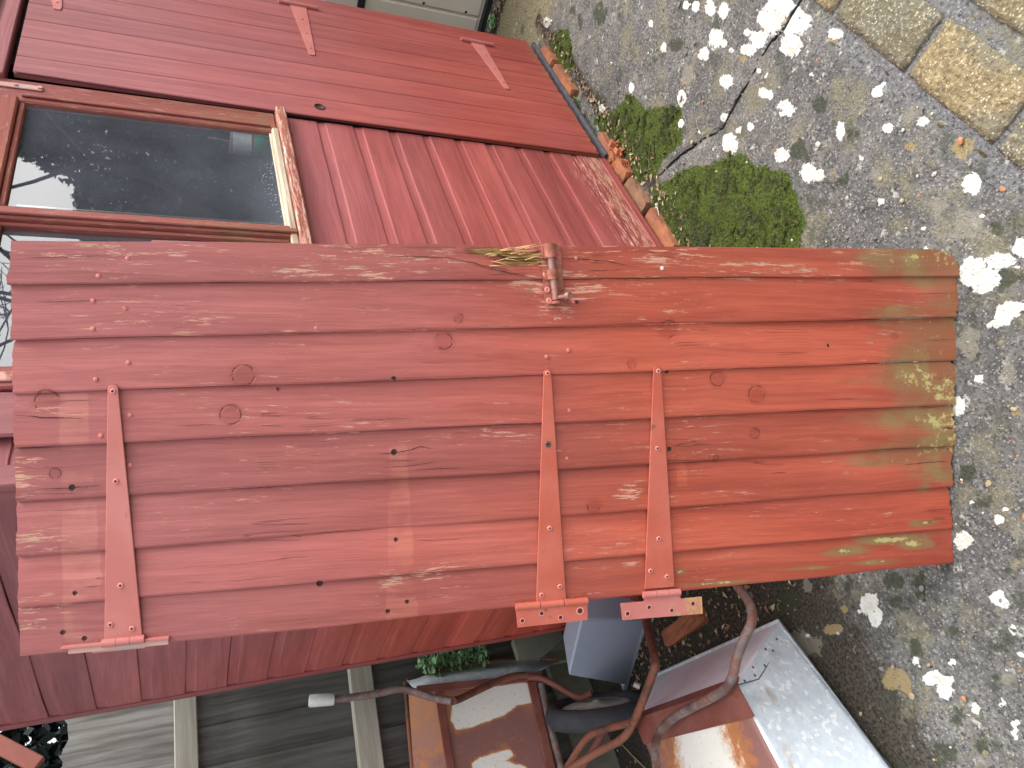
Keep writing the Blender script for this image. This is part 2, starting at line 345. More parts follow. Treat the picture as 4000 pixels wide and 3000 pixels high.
M['straw'] = leafmat('dry_straw', (.36, .29, .18), (.45, .38, .25), 40)
M['peb_w'] = plain('white_pebble', (.62, .60, .55), (.5, .48, .43), 60, .8, .001)
M['peb_o'] = plain('orange_chip', (.42, .17, .075), (.5, .26, .13), 60, .8, .001)
M['peb_g'] = plain('grey_pebble', (.13, .13, .135), (.24, .235, .23), 60, .8, .001)
M['peb_y'] = plain('buff_pebble', (.42, .34, .2), (.34, .27, .16), 60, .8, .001)

# ------------------------------------------------------------------ ground
def inpoly_sd(P, poly):            # signed distance (+ inside) of points P (n,2) to polygon
    poly = np.array(poly); n = len(poly); d = np.full(len(P), 1e9); ins = np.zeros(len(P), bool)
    for i in range(n):
        a, b = poly[i], poly[(i+1) % n]; ab = b-a; tt = np.clip(((P-a)@ab)/(ab@ab+1e-12), 0, 1); q = a+tt[:, None]*ab
        d = np.minimum(d, np.hypot(*(P-q).T))
        c = ((a[1] > P[:, 1]) != (b[1] > P[:, 1])); xx = a[0]+(P[:, 1]-a[1])*(b[0]-a[0])/(b[1]-a[1]+1e-12); ins ^= c & (P[:, 0] < xx)
    return np.where(ins, d, -d)
def line_d(P, pl):
    pl = np.array(pl); d = np.full(len(P), 1e9)
    for a, b in zip(pl[:-1], pl[1:]):
        ab = b-a; tt = np.clip(((P-a)@ab)/(ab@ab+1e-12), 0, 1); d = np.minimum(d, np.hypot(*(P-(a+tt[:, None]*ab)).T))
    return d
G2 = lambda x, y: onz(x, y)[:2]
def c3(x, y): return (2000+x/1.659, y/1.659)
def c4(x, y): return (3000+x/1.659, y/1.659)
def c8(x, y): return (3000+x/1.659, 1000+y/1.659)
def c12(x, y): return (3000+x/1.659, 2000+y/1.659)
white = [c4(80,60)+(70,60), c4(175,150)+(60,60), c4(150,290)+(50,45), c4(20,130)+(60,60), c3(1590,260)+(35,45), c3(1540,330)+(22,30), c3(1415,930)+(34,42), c3(1390,530)+(28,34), c3(1320,250)+(30,40),
  c3(1240,350)+(28,26), c3(900,150)+(11,18), c3(770,570)+(12,28), c3(580,700)+(12,20), c3(1370,70)+(22,38), c3(1280,50)+(24,36), c3(1190,40)+(18,26), c3(1520,210)+(14,20), c3(1100,630)+(22,40), c3(980,310)+(14,22), c3(1630,600)+(20,25), c3(1600,460)+(14,14), c3(1470,840)+(12,16), c3(1100,800)+(14,20),
  c4(470,850)+(20,44), c4(90,1000)+(34,34), c4(260,1120)+(36,42), c4(335,1130)+(22,26), c4(1325,1190)+(48,46), c4(600,1020)+(12,14), c4(290,480)+(10,14), c4(750,540)+(16,16), c4(1640,1600)+(30,50), c4(15,620)+(14,22), c4(700,600)+(28,22), c4(430,220)+(36,26),
  c4(120,700)+(40,36), c4(1000,790)+(30,26), c4(780,830)+(26,22),
  c8(1330,110)+(62,70), c8(1430,150)+(50,44), c8(1380,200)+(36,26), c8(1520,30)+(60,34), c8(1540,370)+(44,48), c8(1490,440)+(26,30), c8(1235,970)+(30,42), c8(1370,800)+(24,28),
  c12(650,600)+(40,50), c12(700,700)+(26,36), c12(1060,1080)+(40,36), c12(1140,1150)+(38,44), c12(1170,1090)+(26,26), c12(1490,560)+(42,34), c12(1540,600)+(20,22), c12(1260,190)+(40,40),c12(1440,810)+(14,10)]
faint = [c12(240,850)+(70,66), c4(1300,1460)+(74,82), c4(705,1140)+(34,52), c12(1570,1090)+(45,26), c12(900,800)+(60,12), c12(1620,150)+(40,30), c12(250,470)+(22,36), c8(1560,760)+(50,60), c4(1100,1330)+(50,50), c4(930,720)+(50,50),c3(1130,500)+(30,60),c8(1300,560)+(60,70)]
tan = [c12(820,1080)+(56,44), c12(890,1130)+(22,40), c12(490,630)+(18,20), c12(420,760)+(50,24), c4(910,950)+(30,22), c4(430,230)+(34,28), c12(1400,1560)+(14,14), c4(1260,960)+(50,50), c3(1500,380)+(20,14)]
mossp = [[c3(*q) for q in ((550,740),(640,720),(770,600),(860,700),(1090,680),(1110,800),(1100,930),(980,1040),(930,1140),(800,1190),(740,1020),(600,960),(560,860))],
         [c3(*q) for q in ((900,1220),(1150,1080),(1300,1060),(1400,1010),(1500,980),(1560,1060),(1800,1120),(1860,1300),(1900,1430),(1880,1560),(1860,1700),(900,1700),(880,1500))],
         [c3(*q) for q in ((290,190),(370,190),(390,320),(400,440),(340,490),(290,400),(240,300))]]
dmoss = [c4(330,670)+(40,44), c4(535,865)+(38,32), c3(570,100)+(40,60), c3(400,60)+(16,40), c3(1080,290)+(50,40), c4(400,290)+(26,18), c4(200,1000)+(60,60), c4(450,1170)+(60,30), c3(560,650)+(40,40), c3(440,150)+(14,34),
  c12(980,480)+(34,66), c12(520,470)+(22,60), c12(820,440)+(60,40), c12(1210,760)+(60,40), c12(820,580)+(50,30), c12(950,870)+(30,60), c8(1540,130)+(60,60), c8(1340,640)+(30,40), c8(1640,360)+(30,30), c12(1230,1330)+(40,50), c12(1150,1550)+(50,60), c12(120,600)+(70,90),
  c8(1300,1420)+(40,60), c12(1460,1080)+(34,24), c12(1380,1500)+(60,60), c8(1400,1600)+(50,40), c4(1490,1500)+(50,40), (2750,2420,60,60), (2850,2360,60,40), (2720,2520,40,60), (2800,2300,60,20)]
rb = random.Random(77)
for _ in range(120):
    x, y = rb.uniform(2100, 4000), (rb.uniform(0, 940) if rb.random() < .62 else rb.uniform(950, 3000))
    if y > 950: x = rb.uniform(3560, 4000)
    if y < 950 and (x-2050)*.60 < (y-170) : continue
    if y < (x-3160)*.9: continue
    s_ = rb.gammavariate(1.6, 4.2)+2.5
    (white if rb.random() < .62 else faint if rb.random() < .7 else tan).append((x, y, s_, s_*rb.uniform(1.0, 1.9)))
def blobs(P, L, soft=1.0):
    out = np.zeros(len(P))
    for (x, y, rx, ry) in L:
        c = G2(x, y); J = np.array([G2(x+rx, y)-c, G2(x, y+ry)-c]).T; q = (P-c)@np.linalg.inv(J).T
        out = np.maximum(out, 1.0-.5*np.hypot(*q.T))        # .5 at the rim
    return out
def axis_coords(lo, hi, step, far):
    mid = np.arange(lo, hi+1e-6, step); o = []; x = step
    k = 0
    while k < far: k += x; o.append(k); x *= 1.35
    o = np.array(o); return np.concatenate([lo-o[::-1], mid, hi+o])
gx = axis_coords(-1.0, 3.0, .012, 60); gy = axis_coords(-1.25, 1.9, .012, 60)
X, Y = np.meshgrid(gx, gy); P = np.stack([X.ravel(), Y.ravel()], 1); nx, ny = len(gx), len(gy)
near = (P[:, 0] > -1.1) & (P[:, 0] < 3.1) & (P[:, 1] > -1.3) & (P[:, 1] < 2.0)
Pn = P[near]
def fill(v): o = np.zeros(len(P)); o[near] = v; return o
def vnoise(P, s, seed=0):
    r = np.random.default_rng(seed).random((64, 64)); q = P*s; i = np.floor(q).astype(int); f = q-i; f = f*f*(3-2*f)
    g = lambda a, b: r[(i[:, 0]+a) % 64, (i[:, 1]+b) % 64]
    return (g(0,0)*(1-f[:,0])+g(1,0)*f[:,0])*(1-f[:,1])+(g(0,1)*(1-f[:,0])+g(1,1)*f[:,0])*f[:,1]
a_white = fill(blobs(Pn, white)); a_faint = fill(blobs(Pn, faint)); a_tan = fill(blobs(Pn, tan))
ms = np.full(len(Pn), -1.0)
for pl in mossp: ms = np.maximum(ms, inpoly_sd(Pn, [G2(*q) for q in pl]))
a_moss = fill(np.clip(.5+ms/.05, 0, 1)); a_dm = fill(blobs(Pn, dmoss))
crackA = [G2(*q) for q in (c4(300,-140), c4(200,15), c4(80,200), c4(0,290), c3(1570,400), c3(1540,510), c3(1430,690), c3(1360,820), c3(1180,930), c3(1040,1040), c3(930,1150))]
crackB = [G2(*c3(*q)) for q in ((475,310),(440,350),(405,400),(390,445))]
joint = [G2(*q) for q in (c4(-60,-300), c4(330,50), c4(500,210), c4(600,330), c4(730,460), c4(910,630), c4(1060,780), c4(1180,885), c4(1300,1000), c4(1400,1050), c4(1560,1220), c4(1700,1330))]
cr = np.minimum(line_d(Pn+.012*np.stack([vnoise(Pn, 16, 31)-.5, vnoise(Pn, 16, 32)-.5], 1), crackA)-.0020*(.8+1.2*vnoise(Pn, 22, 2)), line_d(Pn, crackB)+.0015)
jn = line_d(Pn+.03*np.stack([vnoise(Pn, 14, 41)-.5, vnoise(Pn, 14, 42)-.5], 1), joint)
a_crack = fill(np.clip(1-cr/.012, 0, 1)); a_joint = fill(np.clip(1-jn/.013, 0, 1)*(.2+.8*(vnoise(Pn, 21, 5) > .5)))
# dirt: strip at the foot of the shed, corner behind the barrows
fx, fy = Pn.T
strip = np.clip(1-np.abs(fy+.07)/.075, 0, 1)*(fx > -.1)*(fx < 2.3)
side = np.clip((.16-fx)/.12, 0, 1)*np.clip((fy-(-.06))/.25, 0, 1)*(.55+.45*np.clip((fy-.1)/.3, 0, 1))
cream_foot = np.clip(1-np.abs(fx-2.72)/.09, 0, 1)
a_dirt = fill(np.maximum(np.maximum(strip*.9, side), cream_foot))
a_buff = fill(np.clip((fx-2.12)/.1, 0, 1)*np.clip((2.75-fx)/.1, 0, 1)*(fy > -.75+0*fx))
mort = fill(np.clip((-.735-fy)/.02, 0, 1))
Z = np.zeros(len(P)); Z[near] = .006*(vnoise(Pn, 3, 1)-.5)+.003*(vnoise(Pn, 19, 3)-.5)-.010*np.clip(1-cr/.006, 0, 1)+.008*np.clip(ms/.10, 0, 1)*(.5+vnoise(Pn, 24, 33))-.004*np.clip(1-jn/.012,0,1)
Z[near] += .004*np.clip((a_white[near]-.5)*4, 0, 1)*.5
Z[near] = np.where(Pn[:, 1] < -.74, np.minimum(Z[near], -.002), Z[near])
me = bpy.data.meshes.new('ground')
idx = np.arange(nx*ny).reshape(ny, nx); q = np.stack([idx[:-1, :-1], idx[:-1, 1:], idx[1:, 1:], idx[1:, :-1]], -1).reshape(-1, 4)
me.vertices.add(len(P)); me.vertices.foreach_set('co', np.column_stack([P, Z]).astype(np.float32).ravel())
me.loops.add(q.size); me.loops.foreach_set('vertex_index', q.ravel().astype(np.int32))
me.polygons.add(len(q)); me.polygons.foreach_set('loop_start', np.arange(0, q.size, 4, dtype=np.int32)); me.polygons.foreach_set('loop_total', np.full(len(q), 4, np.int32))
me.polygons.foreach_set('use_smooth', np.ones(len(q), bool)); me.update(calc_edges=True); me.validate()
setattr_col(me, 'g1', np.stack([a_white, a_moss, a_crack], 1)); setattr_col(me, 'g2', np.stack([a_dirt, a_dm, a_tan], 1)); setattr_col(me, 'g3', np.stack([a_faint, a_joint, a_buff], 1)); setattr_col(me, 'g4', np.stack([mort, mort, mort], 1))
t = NT('lichened_concrete')
g1, g2_, g3, g4 = t.attr('g1'), t.attr('g2'), t.attr('g3'), t.attr('g4')
n1 = t.noise(3.2, 5); n2 = t.noise(26, 6, rough=.65); n3 = t.noise(120, 5, rough=.7); n4 = t.noise(420, 3)
ag = t.vor(150, None, 'Color'); qs = t.n.new('ShaderNodeSeparateColor'); t.L(ag, qs.inputs[0]); ad = t.vor(150)
c = t.mix(t.st(n1, .3, .7), (.135, .133, .130), (.225, .220, .212))
c = t.mix(t.st(n2, .35, .7), t.mix(1., c, (.72, .72, .72), 'MULTIPLY'), t.mix(1., c, (1.2, 1.18, 1.15), 'MULTIPLY'))
c = t.mix(g3[2], c, t.mix(n2, (.27, .22, .12), (.36, .30, .17)))
c = t.mix(g4[0], c, (.20, .20, .205))
# exposed aggregate, light and dark grains
ln = t.m('MULTIPLY', t.st(ad, .46, .30), t.st(qs.outputs[0], .66, .74)); c = t.mix(t.m('MULTIPLY', ln, .75), c, t.mix(qs.outputs[1], (.52, .50, .44), (.30, .28, .25)))
dk = t.m('MULTIPLY', t.st(n3, .48, .36), .85); c = t.mix(dk, c, (.045, .044, .045))
lt = t.st(n3, .56, .66); c = t.mix(t.m('MULTIPLY', lt, .62), c, (.52, .50, .44))
lt2 = t.m('MULTIPLY', t.st(t.noise(60, 6, t.map((1, 1, 1), None, (2, 8, 1)), .75), .60, .68), t.st(t.noise(4, 3, t.map((1, 1, 1), None, (7, 1, 1))), .42, .6)); c = t.mix(t.m('MULTIPLY', lt2, .8), c, (.60, .58, .50))
# second coarser mottling of pale crust
v2 = t.vor(26, t.vadd(t.co, t.noise(24, 3, col=True), .05)); crust = t.m('MULTIPLY', t.st(v2, .32, .14), t.st(t.noise(5, 3), .44, .56)); c = t.mix(t.m('MULTIPLY', crust, t.st(n3, .42, .56)), c, (.55, .54, .47))
v3 = t.vor(11, t.vadd(t.co, t.noise(12, 3, col=True), .10)); oc = t.m('MULTIPLY', t.st(v3, .22, .1), t.st(t.noise(31, 4), .46, .6)); c = t.mix(t.m('MULTIPLY', oc, .5), c, (.36, .30, .15)); yl = t.m('MULTIPLY', t.st(t.noise(7, 6, t.map((1, 1, 1), None, (1, 1, 9)), .7), .50, .62), .5); c = t.mix(yl, c, t.mix(n3, (.17, .16, .08), (.38, .34, .20)))
# dirt, moss film
c = t.mix(t.st(t.m('ADD', g2_[0], t.m('MULTIPLY', t.m('SUBTRACT', n2, .5), 1.0)), .35, .75), c, t.mix(t.st(n3, .35, .65), (.028, .024, .020), (.11, .092, .070)))
gm = t.st(t.m('ADD', g2_[1], t.m('MULTIPLY', t.m('SUBTRACT', t.noise(22, 6, rough=.65), .5), 1.7)), .56, .72); c = t.mix(t.m('MULTIPLY', gm, .8), c, t.mix(n3, (.028, .036, .022), (.075, .085, .045)))
gm2 = t.m('MULTIPLY', t.st(t.noise(6, 6, t.map((1, 1, 1), None, (5, 3, 1)), .7), .55, .64), .65); c = t.mix(gm2, c, (.062, .072, .048))
mo = t.st(t.m('ADD', g1[1], t.m('MULTIPLY', t.m('SUBTRACT', t.noise(40, 6), .5), .8)), .40, .62); c = t.mix(mo, c, t.mix(t.st(n3, .35, .6), (.022, .035, .008), (.09, .125, .018)))
# lichens
def lich(sock, lo, hi, col, f, sc=34, amp=.55):
    global c
    k = t.st(t.m('ADD', sock, t.m('ADD', t.m('MULTIPLY', t.m('SUBTRACT', t.noise(sc, 6, rough=.68), .5), amp), t.m('MULTIPLY', t.m('SUBTRACT', t.noise(170, 3), .5), .22))), lo, hi)
    c = t.mix(t.m('MULTIPLY', k, f), c, col); return k
lich(g3[0], .56, .68, (.30, .28, .22), .7, 26, 1.3); lich(g2_[2], .53, .60, t.mix(n3, (.30, .22, .10), (.42, .33, .17)), .9, 26, 1.0)
wl = lich(g1[0], .52, .575, t.mix(t.st(n2, .3, .6), (.66, .65, .54), (.86, .86, .83)), 1.0, 30, .85)
# joints and cracks
jm = t.st(t.m('ADD', g3[1], t.m('MULTIPLY', t.m('SUBTRACT', n2, .5), .7)), .68, .84); c = t.mix(jm, c, t.mix(n3, (.03, .03, .02), (.16, .11, .04)))
ck = t.st(t.m('ADD', g1[2], t.m('MULTIPLY', t.m('SUBTRACT', n2, .5), .5)), .74, .90); c = t.mix(ck, c, (.012, .011, .011))
h = t.m('ADD', t.m('MULTIPLY', n2, .5), t.m('ADD', t.m('MULTIPLY', n3, .9), t.m('MULTIPLY', n4, .35))); h = t.m('SUBTRACT', h, t.m('MULTIPLY', ck, 2.)); h = t.m('ADD', h, t.m('MULTIPLY', ln, .4))
M['ground'] = t.fin(c, .92, 0, t.bump(h, .010, 1.0), .25)
ground = link('ground', me, M['ground']); tag(ground, kind='structure')

# paving of buff blocks in mortar, on the far right of the yard
t = NT('buff_block'); n2 = t.noise(30, 6, rough=.7); n3 = t.noise(110, 4); gr = t.vor(150, None, 'Color'); qs = t.n.new('ShaderNodeSeparateColor'); t.L(gr, qs.inputs[0]); gd = t.vor(150)
rn = t.attr('rnd')[0]
c = t.mix(t.st(n2, .3, .7), (.22, .165, .085), (.34, .255, .13)); c = t.mix(t.m('MULTIPLY', t.st(rn, .4, .6), .75), t.mix(1., c, (.60, .72, .95), 'MULTIPLY'), c)
c = t.mix(t.m('MULTIPLY', t.st(t.noise(9, 5), .42, .62), .6), c, (.16, .16, .13))
c = t.mix(t.m('MULTIPLY', t.m('MULTIPLY', t.st(t.m('ADD', gd, t.m('MULTIPLY', t.noise(260, 3), .5)), .66, .48), t.st(qs.outputs[0], .62, .72)), .65), c, (.66, .60, .42)); c = t.mix(t.m('MULTIPLY', t.st(n3, .47, .36), .7), c, (.12, .09, .05)); c = t.mix(t.m('MULTIPLY', t.st(n3, .55, .66), .55), c, (.50, .42, .25))
M['block'] = t.fin(c, .9, 0, t.bump(t.m('ADD', n3, t.m('MULTIPLY', n2, .5)), .009, 1.0), .25)
mb = MB(); rnds = []
def gridtop(mb, x0, x1, y0, y1, z, seed):
    nxx, nyy = 14, 8; r = np.random.default_rng(seed); V = []; wob = r.normal(0, .0012, (nyy+1, nxx+1)); w2 = r.normal(0, .0012, (nyy+1, nxx+1)); zz = r.normal(0, .0005, (nyy+1, nxx+1))
    for j in range(nyy+1):
        for i in range(nxx+1):
            ed = (i in (0, nxx)) or (j in (0, nyy))
            V.append((x0+(x1-x0)*i/nxx+wob[j, i], y0+(y1-y0)*j/nyy+w2[j, i], z+zz[j, i]-(.002 if ed else 0)))
    k = len(V); V += [(v[0], v[1], -.03) for v in V]
    I = lambda i, j: j*(nxx+1)+i
    Fc = [(I(i, j), I(i+1, j), I(i+1, j+1), I(i, j+1)) for j in range(nyy) for i in range(nxx)]
    for i in range(nxx): Fc += [(I(i, 0), k+I(i, 0), k+I(i+1, 0), I(i+1, 0)), (I(i+1, nyy), k+I(i+1, nyy), k+I(i, nyy), I(i, nyy))]
    for j in range(nyy): Fc += [(I(0, j+1), k+I(0, j+1), k+I(0, j), I(0, j)), (I(nxx, j), k+I(nxx, j), k+I(nxx, j+1), I(nxx, j+1))]
    mb.add(V, Fc, 0, True); rnds.extend([r.random() if seed != 103 else .9]*len(V))
sd = 100
for row in range(5):
    y1 = -.795-row*.172
    for kx in range(-3, 9):
        x0 = .121+kx*.292 + (.03*row if row else 0)
        gridtop(mb, x0, x0+.273, y1-.128, y1, .006+.002*((kx*7+row*3) % 3)/3, sd+3+kx+row*20)
pav = mb.build('pavement', M['block'], None); setattr_col(pav.data, 'rnd', np.repeat(np.array(rnds)[:, None], 3, 1)); tag(pav, kind='structure')

# ------------------------------------------------------------------ board helpers
def finish_masks(me, P1=None, P2=None, rn=None):
    n = len(me.vertices)
    if P1 is not None: setattr_col(me, 'm1', P1)
    if P2 is not None: setattr_col(me, 'm2', P2)
    if rn is not None: setattr_col(me, 'rnd', np.repeat(np.asarray(rn)[:, None], 3, 1))
Z0, PITCH = .0824, .1073
def shiplap(length, ztop, zbot=Z0, pitch=PITCH):          # profile list of (z, depth) bottom to top; depth>0 is out of the wall
    out = []; z = zbot
    k = 0
    while z < ztop-1e-6:
        a = z; b = min(z+pitch, ztop); hgt = b-a
        pts = [(a+.0005, -.0044), (a+.0005, -.001), (a+.002, .0), (a+hgt*.74, .0), (a+hgt*.755, -.0008), (a+hgt*.78, -.0024), (a+hgt*.85, -.0034), (a+hgt*.93, -.0040), (b, -.0043)]
        out.append((k, pts)); z = b; k += 1
    return out
def clad(name, mat, parent, u0, u1, ztop, place, n=50, holes=None, seed=1, zbot=Z0, pitch=PITCH):
    """lengthwise boards; place(u, z, depth) gives the point. holes: (ua, ub, za, zb) left open"""
    mb = MB(); rn = []; r = np.random.default_rng(seed)
    for k, pts in shiplap(0, ztop, zbot, pitch):
        rv = r.random(); segs = [(u0, u1)]
        if holes:
            for (ua, ub, za, zb) in holes:
                zc = .5*(pts[0][0]+pts[-1][0])
                if za < zc < zb: segs = [(u0, ua), (ub, u1)]
        for (s0, s1) in segs:
            if abs(s1-s0) < .02: continue
            us = np.linspace(s0, s1, n); w = np.interp(us, np.linspace(s0, s1, 9), r.normal(0, .0009, 9)); V = []
            for u, wv in zip(us, w):
                for (z, dd) in pts: V.append(place(u, z+wv*(1 if z < pts[-1][0]-.01 else .3), dd+wv*.3))
            m_ = len(pts); mb.add(V, [(i*m_+j, (i+1)*m_+j, (i+1)*m_+j+1, i*m_+j+1) for i in range(len(us)-1) for j in range(m_-1)], 0, False); rn += [rv]*len(V)
    o = mb.build(name, mat, parent); finish_masks(o.data, rn=rn); return o
WT = 2.05
shed = tag(empty('garden_shed', (0, 0, 0)), 'red stained timber shed with shiplap walls, shut plank door and two pane window', 'shed')
# front wall at y = 0, from corner to the door; side wall at x = 0, from corner to the back
DX0, DX1 = 1.287, 2.160
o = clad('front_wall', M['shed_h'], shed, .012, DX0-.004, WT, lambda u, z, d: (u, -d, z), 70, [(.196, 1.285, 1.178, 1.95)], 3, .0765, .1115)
vz = np.array([tuple(q_.co) for q_ in o.data.vertices]); kk_ = np.clip((.27-vz[:, 2])/.2, 0, 1); finish_masks(o.data, np.stack([kk_*.42, kk_*0, kk_*.18], 1), np.stack([kk_*0, kk_*0, kk_*1.1], 1))
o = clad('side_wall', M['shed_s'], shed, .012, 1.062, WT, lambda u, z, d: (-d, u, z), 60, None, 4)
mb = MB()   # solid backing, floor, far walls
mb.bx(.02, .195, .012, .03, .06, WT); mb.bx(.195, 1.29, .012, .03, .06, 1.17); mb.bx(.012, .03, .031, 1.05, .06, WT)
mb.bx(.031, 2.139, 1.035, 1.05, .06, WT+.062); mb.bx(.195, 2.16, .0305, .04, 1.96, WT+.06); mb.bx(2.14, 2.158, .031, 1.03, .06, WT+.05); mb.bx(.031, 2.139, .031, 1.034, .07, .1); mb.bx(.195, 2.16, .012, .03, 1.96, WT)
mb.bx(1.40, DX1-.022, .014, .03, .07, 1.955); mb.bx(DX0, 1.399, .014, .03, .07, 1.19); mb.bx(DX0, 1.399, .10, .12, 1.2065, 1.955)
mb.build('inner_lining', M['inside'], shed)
mb = MB(); mb.bx(.0, 1.285, -.004, .012, .045, .0756, 0, .003); mb.bx(-.004, .0115, -.001, 1.062, .045, .0815, 0, .003)
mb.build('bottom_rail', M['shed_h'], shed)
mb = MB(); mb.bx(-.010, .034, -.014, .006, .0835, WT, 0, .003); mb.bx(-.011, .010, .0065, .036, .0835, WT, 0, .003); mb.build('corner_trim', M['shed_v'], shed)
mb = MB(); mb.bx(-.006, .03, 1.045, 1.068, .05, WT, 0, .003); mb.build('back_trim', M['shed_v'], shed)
mb = MB(); mb.bx(1.30, DX1+.012, -.012, .012, .030, .0445, 0, .002); mb.build('damp_strip', M['felt'], shed); mb = MB(); mb.bx(-.012, .012, .014, 1.06, .030, .0445, 0, .002); mb.build('damp_strip', M['felt'], shed)
mb = MB()  # boarded roof with felt
for (y0, z0, y1, z1) in ((-.10, WT+.02, .53, WT+.32), (.53, WT+.32, 1.16, WT+.02)):
    mb.add([(-.08, y0, z0), (2.24, y0, z0), (2.24, y1, z1), (-.08, y1, z1), (-.08, y0, z0+.03), (2.24, y0, z0+.03), (2.24, y1, z1+.03), (-.08, y1, z1+.03)],
           [(0, 3, 2, 1), (4, 5, 6, 7), (0, 1, 5, 4), (2, 3, 7, 6), (0, 4, 7, 3), (1, 2, 6, 5)])
mb.build('roof', M['roof_felt'], shed, False)
mb = MB()
for xx in (-.0, 2.15): mb.add([(xx, -.09, WT+.022), (xx, 1.15, WT+.022), (xx, .53, WT+.317), (xx+.015, -.09, WT+.022), (xx+.015, 1.15, WT+.022), (xx+.015, .53, WT+.317)], [(0, 1, 2), (3, 5, 4), (0, 3, 4, 1), (1, 4, 5, 2), (2, 5, 3, 0)]); mb.build('gable', M['shed_s'], shed); mb = MB()
# ---- shed door: eight upright boards, v grooves between
door = None
def vboards(x0, x1, z0, z1, n, yf, lean=0., seed=2):
    mb = MB(); rn = []; r = np.random.default_rng(seed); w = (x1-x0)/n; m1 = []; m2 = []
    for k in range(n):
        a, b = x0+k*w, x0+(k+1)*w; rv = r.random(); zz = np.linspace(z0, z1, 90); 
        prof = [(a+.0002, .0028), (a+.003, .0005), (a+.006, 0)]+[(a+.006+(w-.012)*i/8, 0) for i in range(1, 8)]+[(b-.006, 0), (b-.003, .0005), (b-.0002, .0028)]
        V = []; nx_ = len(prof); jag = r.normal(0, .0025, nx_)
        for i, z in enumerate(zz):
            for j, (px_, d_) in enumerate(prof): V.append((px_, yf+d_-lean*(z-z0), z+(jag[j] if i == 0 else 0)))
        mb.add(V, [(i*nx_+j, i*nx_+j+1, (i+1)*nx_+j+1, (i+1)*nx_+j) for i in range(len(zz)-1) for j in range(nx_-1)]); rn += [rv]*len(V)
        # body behind
        mb.bx(a+.0004, b-.0004, yf+.0065, yf+.018, z0+.002, z1-.001); rn += [rv]*8
    return mb, rn
mb, rn = vboards(DX0, DX1, .077, 1.862, 8, -.0165, 0., 5)
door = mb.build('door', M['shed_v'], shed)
for v_ in door.data.vertices:      # hung a little out of true: a gap opens at the latch side towards the top
    f_ = max(0., 1-(v_.co.x-DX0)/.11); v_.co.x += f_*.024*max(0., min(1., (v_.co.z-1.12)/.72))
V = np.array([v.co for v in door.data.vertices]); m1 = np.zeros((len(V), 3)); m2 = np.zeros((len(V), 3))
m1[:, 0] = np.clip((.20-V[:, 2])/.18, 0, 1)*.75
kh = ony(1248, 418, -.0165)
def spot(V, p, r): return np.clip(1-np.linalg.norm((V-np.array(p))[:, [0, 2]], axis=1)/r*.5, 0, 1)
for (px_, py_, r_) in ((1360, 215, .012), (1420, 165, .014), (2100, 60, .01), (1760, 400, .012)):
    p = ony(px_, py_, -.0165); m2[:, 0] = np.maximum(m2[:, 0], spot(V, p, r_)*.45*(spot(V, p, r_) > 0.01))
p = ony(1345, 218, -.0165); m1[:, 2] = np.maximum(m1[:, 2], np.clip(1-np.hypot((V[:, 0]-p[0])/.014, (V[:, 2]-p[2])/.05), 0, 1)*.55)
finish_masks(door.data, m1, m2, rn)
mb = MB()  # finger hole with dark rim
mb.lathe([(.0, .001), (.0135, .001), (.0135, .0022), (.0165, .0026), (.0175, -.002)], kh+np.array([0, -.0, 0]), (0, -1, 0), 24, 0); mb.build('finger_hole', M['screw_hole'], door)
mb = MB()  # head and jamb trims round the door
mb.bx(DX0-.006, DX1+.02, -.024, .012, 1.8785, 1.915, 0, .003); mb.bx(DX0-.006, DX1+.02, -.036, .010, 1.932, 1.99, 0, .004); mb.bx(DX0-.006, DX1+.02, -.018, .010, 1.916, 1.931, 0)
mb.bx(-.02, DX1+.06, -.05, .011, 1.992, 2.075, 0, .004)
mb.build('door_head_trim', M['shed_h'], shed)
mb = MB(); mb.bx(DX1-.02, DX1+.018, -.0, .03, .07, 1.99, 0, .003); mb.build('door_jamb', M['shed_v'], shed)
def hinge_local(strap_len, w0, w1, leaf_len, leaf_w, t=.003):
    """T hinge: strap along -x from the knuckle at x=0, leaf to +x; outward is -y"""
    mb = MB(); tip = strap_len
    poly = [(0, -w0/2), (-tip+w1*.4, -w1/2), (-tip, -w1*.28), (-tip, w1*.28), (-tip+w1*.4, w1/2), (0, w0/2)]
    mb.prism(poly, 0, t, 0, lambda v: (v[0], -.0-v[2], v[1])); return mb
hinges = []
for (tip, base, leafA, leafB) in (((1220, 212), (1166, 26), (1098, 6), (1215, 27)), ((1982, 345), (1868, 172), (1820, 145), (1918, 166)), ((222, 33), (210, -150), (150, -168), (250, -150))):
    T_, B_, A_, C_ = [ony(*q, -.021) for q in (tip, base, leafA, leafB)]
    L_ = abs(B_[0]-T_[0]); zc = B_[2]; mb = MB()
    xk = B_[0]+.012; zt = T_[2]
    poly = [(xk, zc-.029), (T_[0]+.01, zt-.011), (T_[0], zt-.008), (T_[0], zt+.008), (T_[0]+.01, zt+.011), (xk, zc+.029)]
    mb.add([(p[0], -.0195, p[1]) for p in poly]+[(p[0], -.017, p[1]) for p in poly], [(0, 1, 2, 3, 4, 5), (11, 10, 9, 8, 7, 6)]+[(i, 6+i, 6+(i+1) % 6, (i+1) % 6) for i in range(6)])
    zh = .5*abs(A_[2]-C_[2]); zh = max(.07, min(.09, zh)); mb.tube([(xk+.004, -.022, zc-zh), (xk+.004, -.022, zc+zh)], .0075, 10, 0, True, 1)
    for s_ in (.3, .6, .9): mb.lathe([(0, .0022), (.004, .002), (.005, 0)], (xk-L_*s_, -.0195, zc+(zt-zc)*s_), (0, -1, 0), 10)
    hinges.append(mb.build('t_hinge', M['hinge_pink'], door))
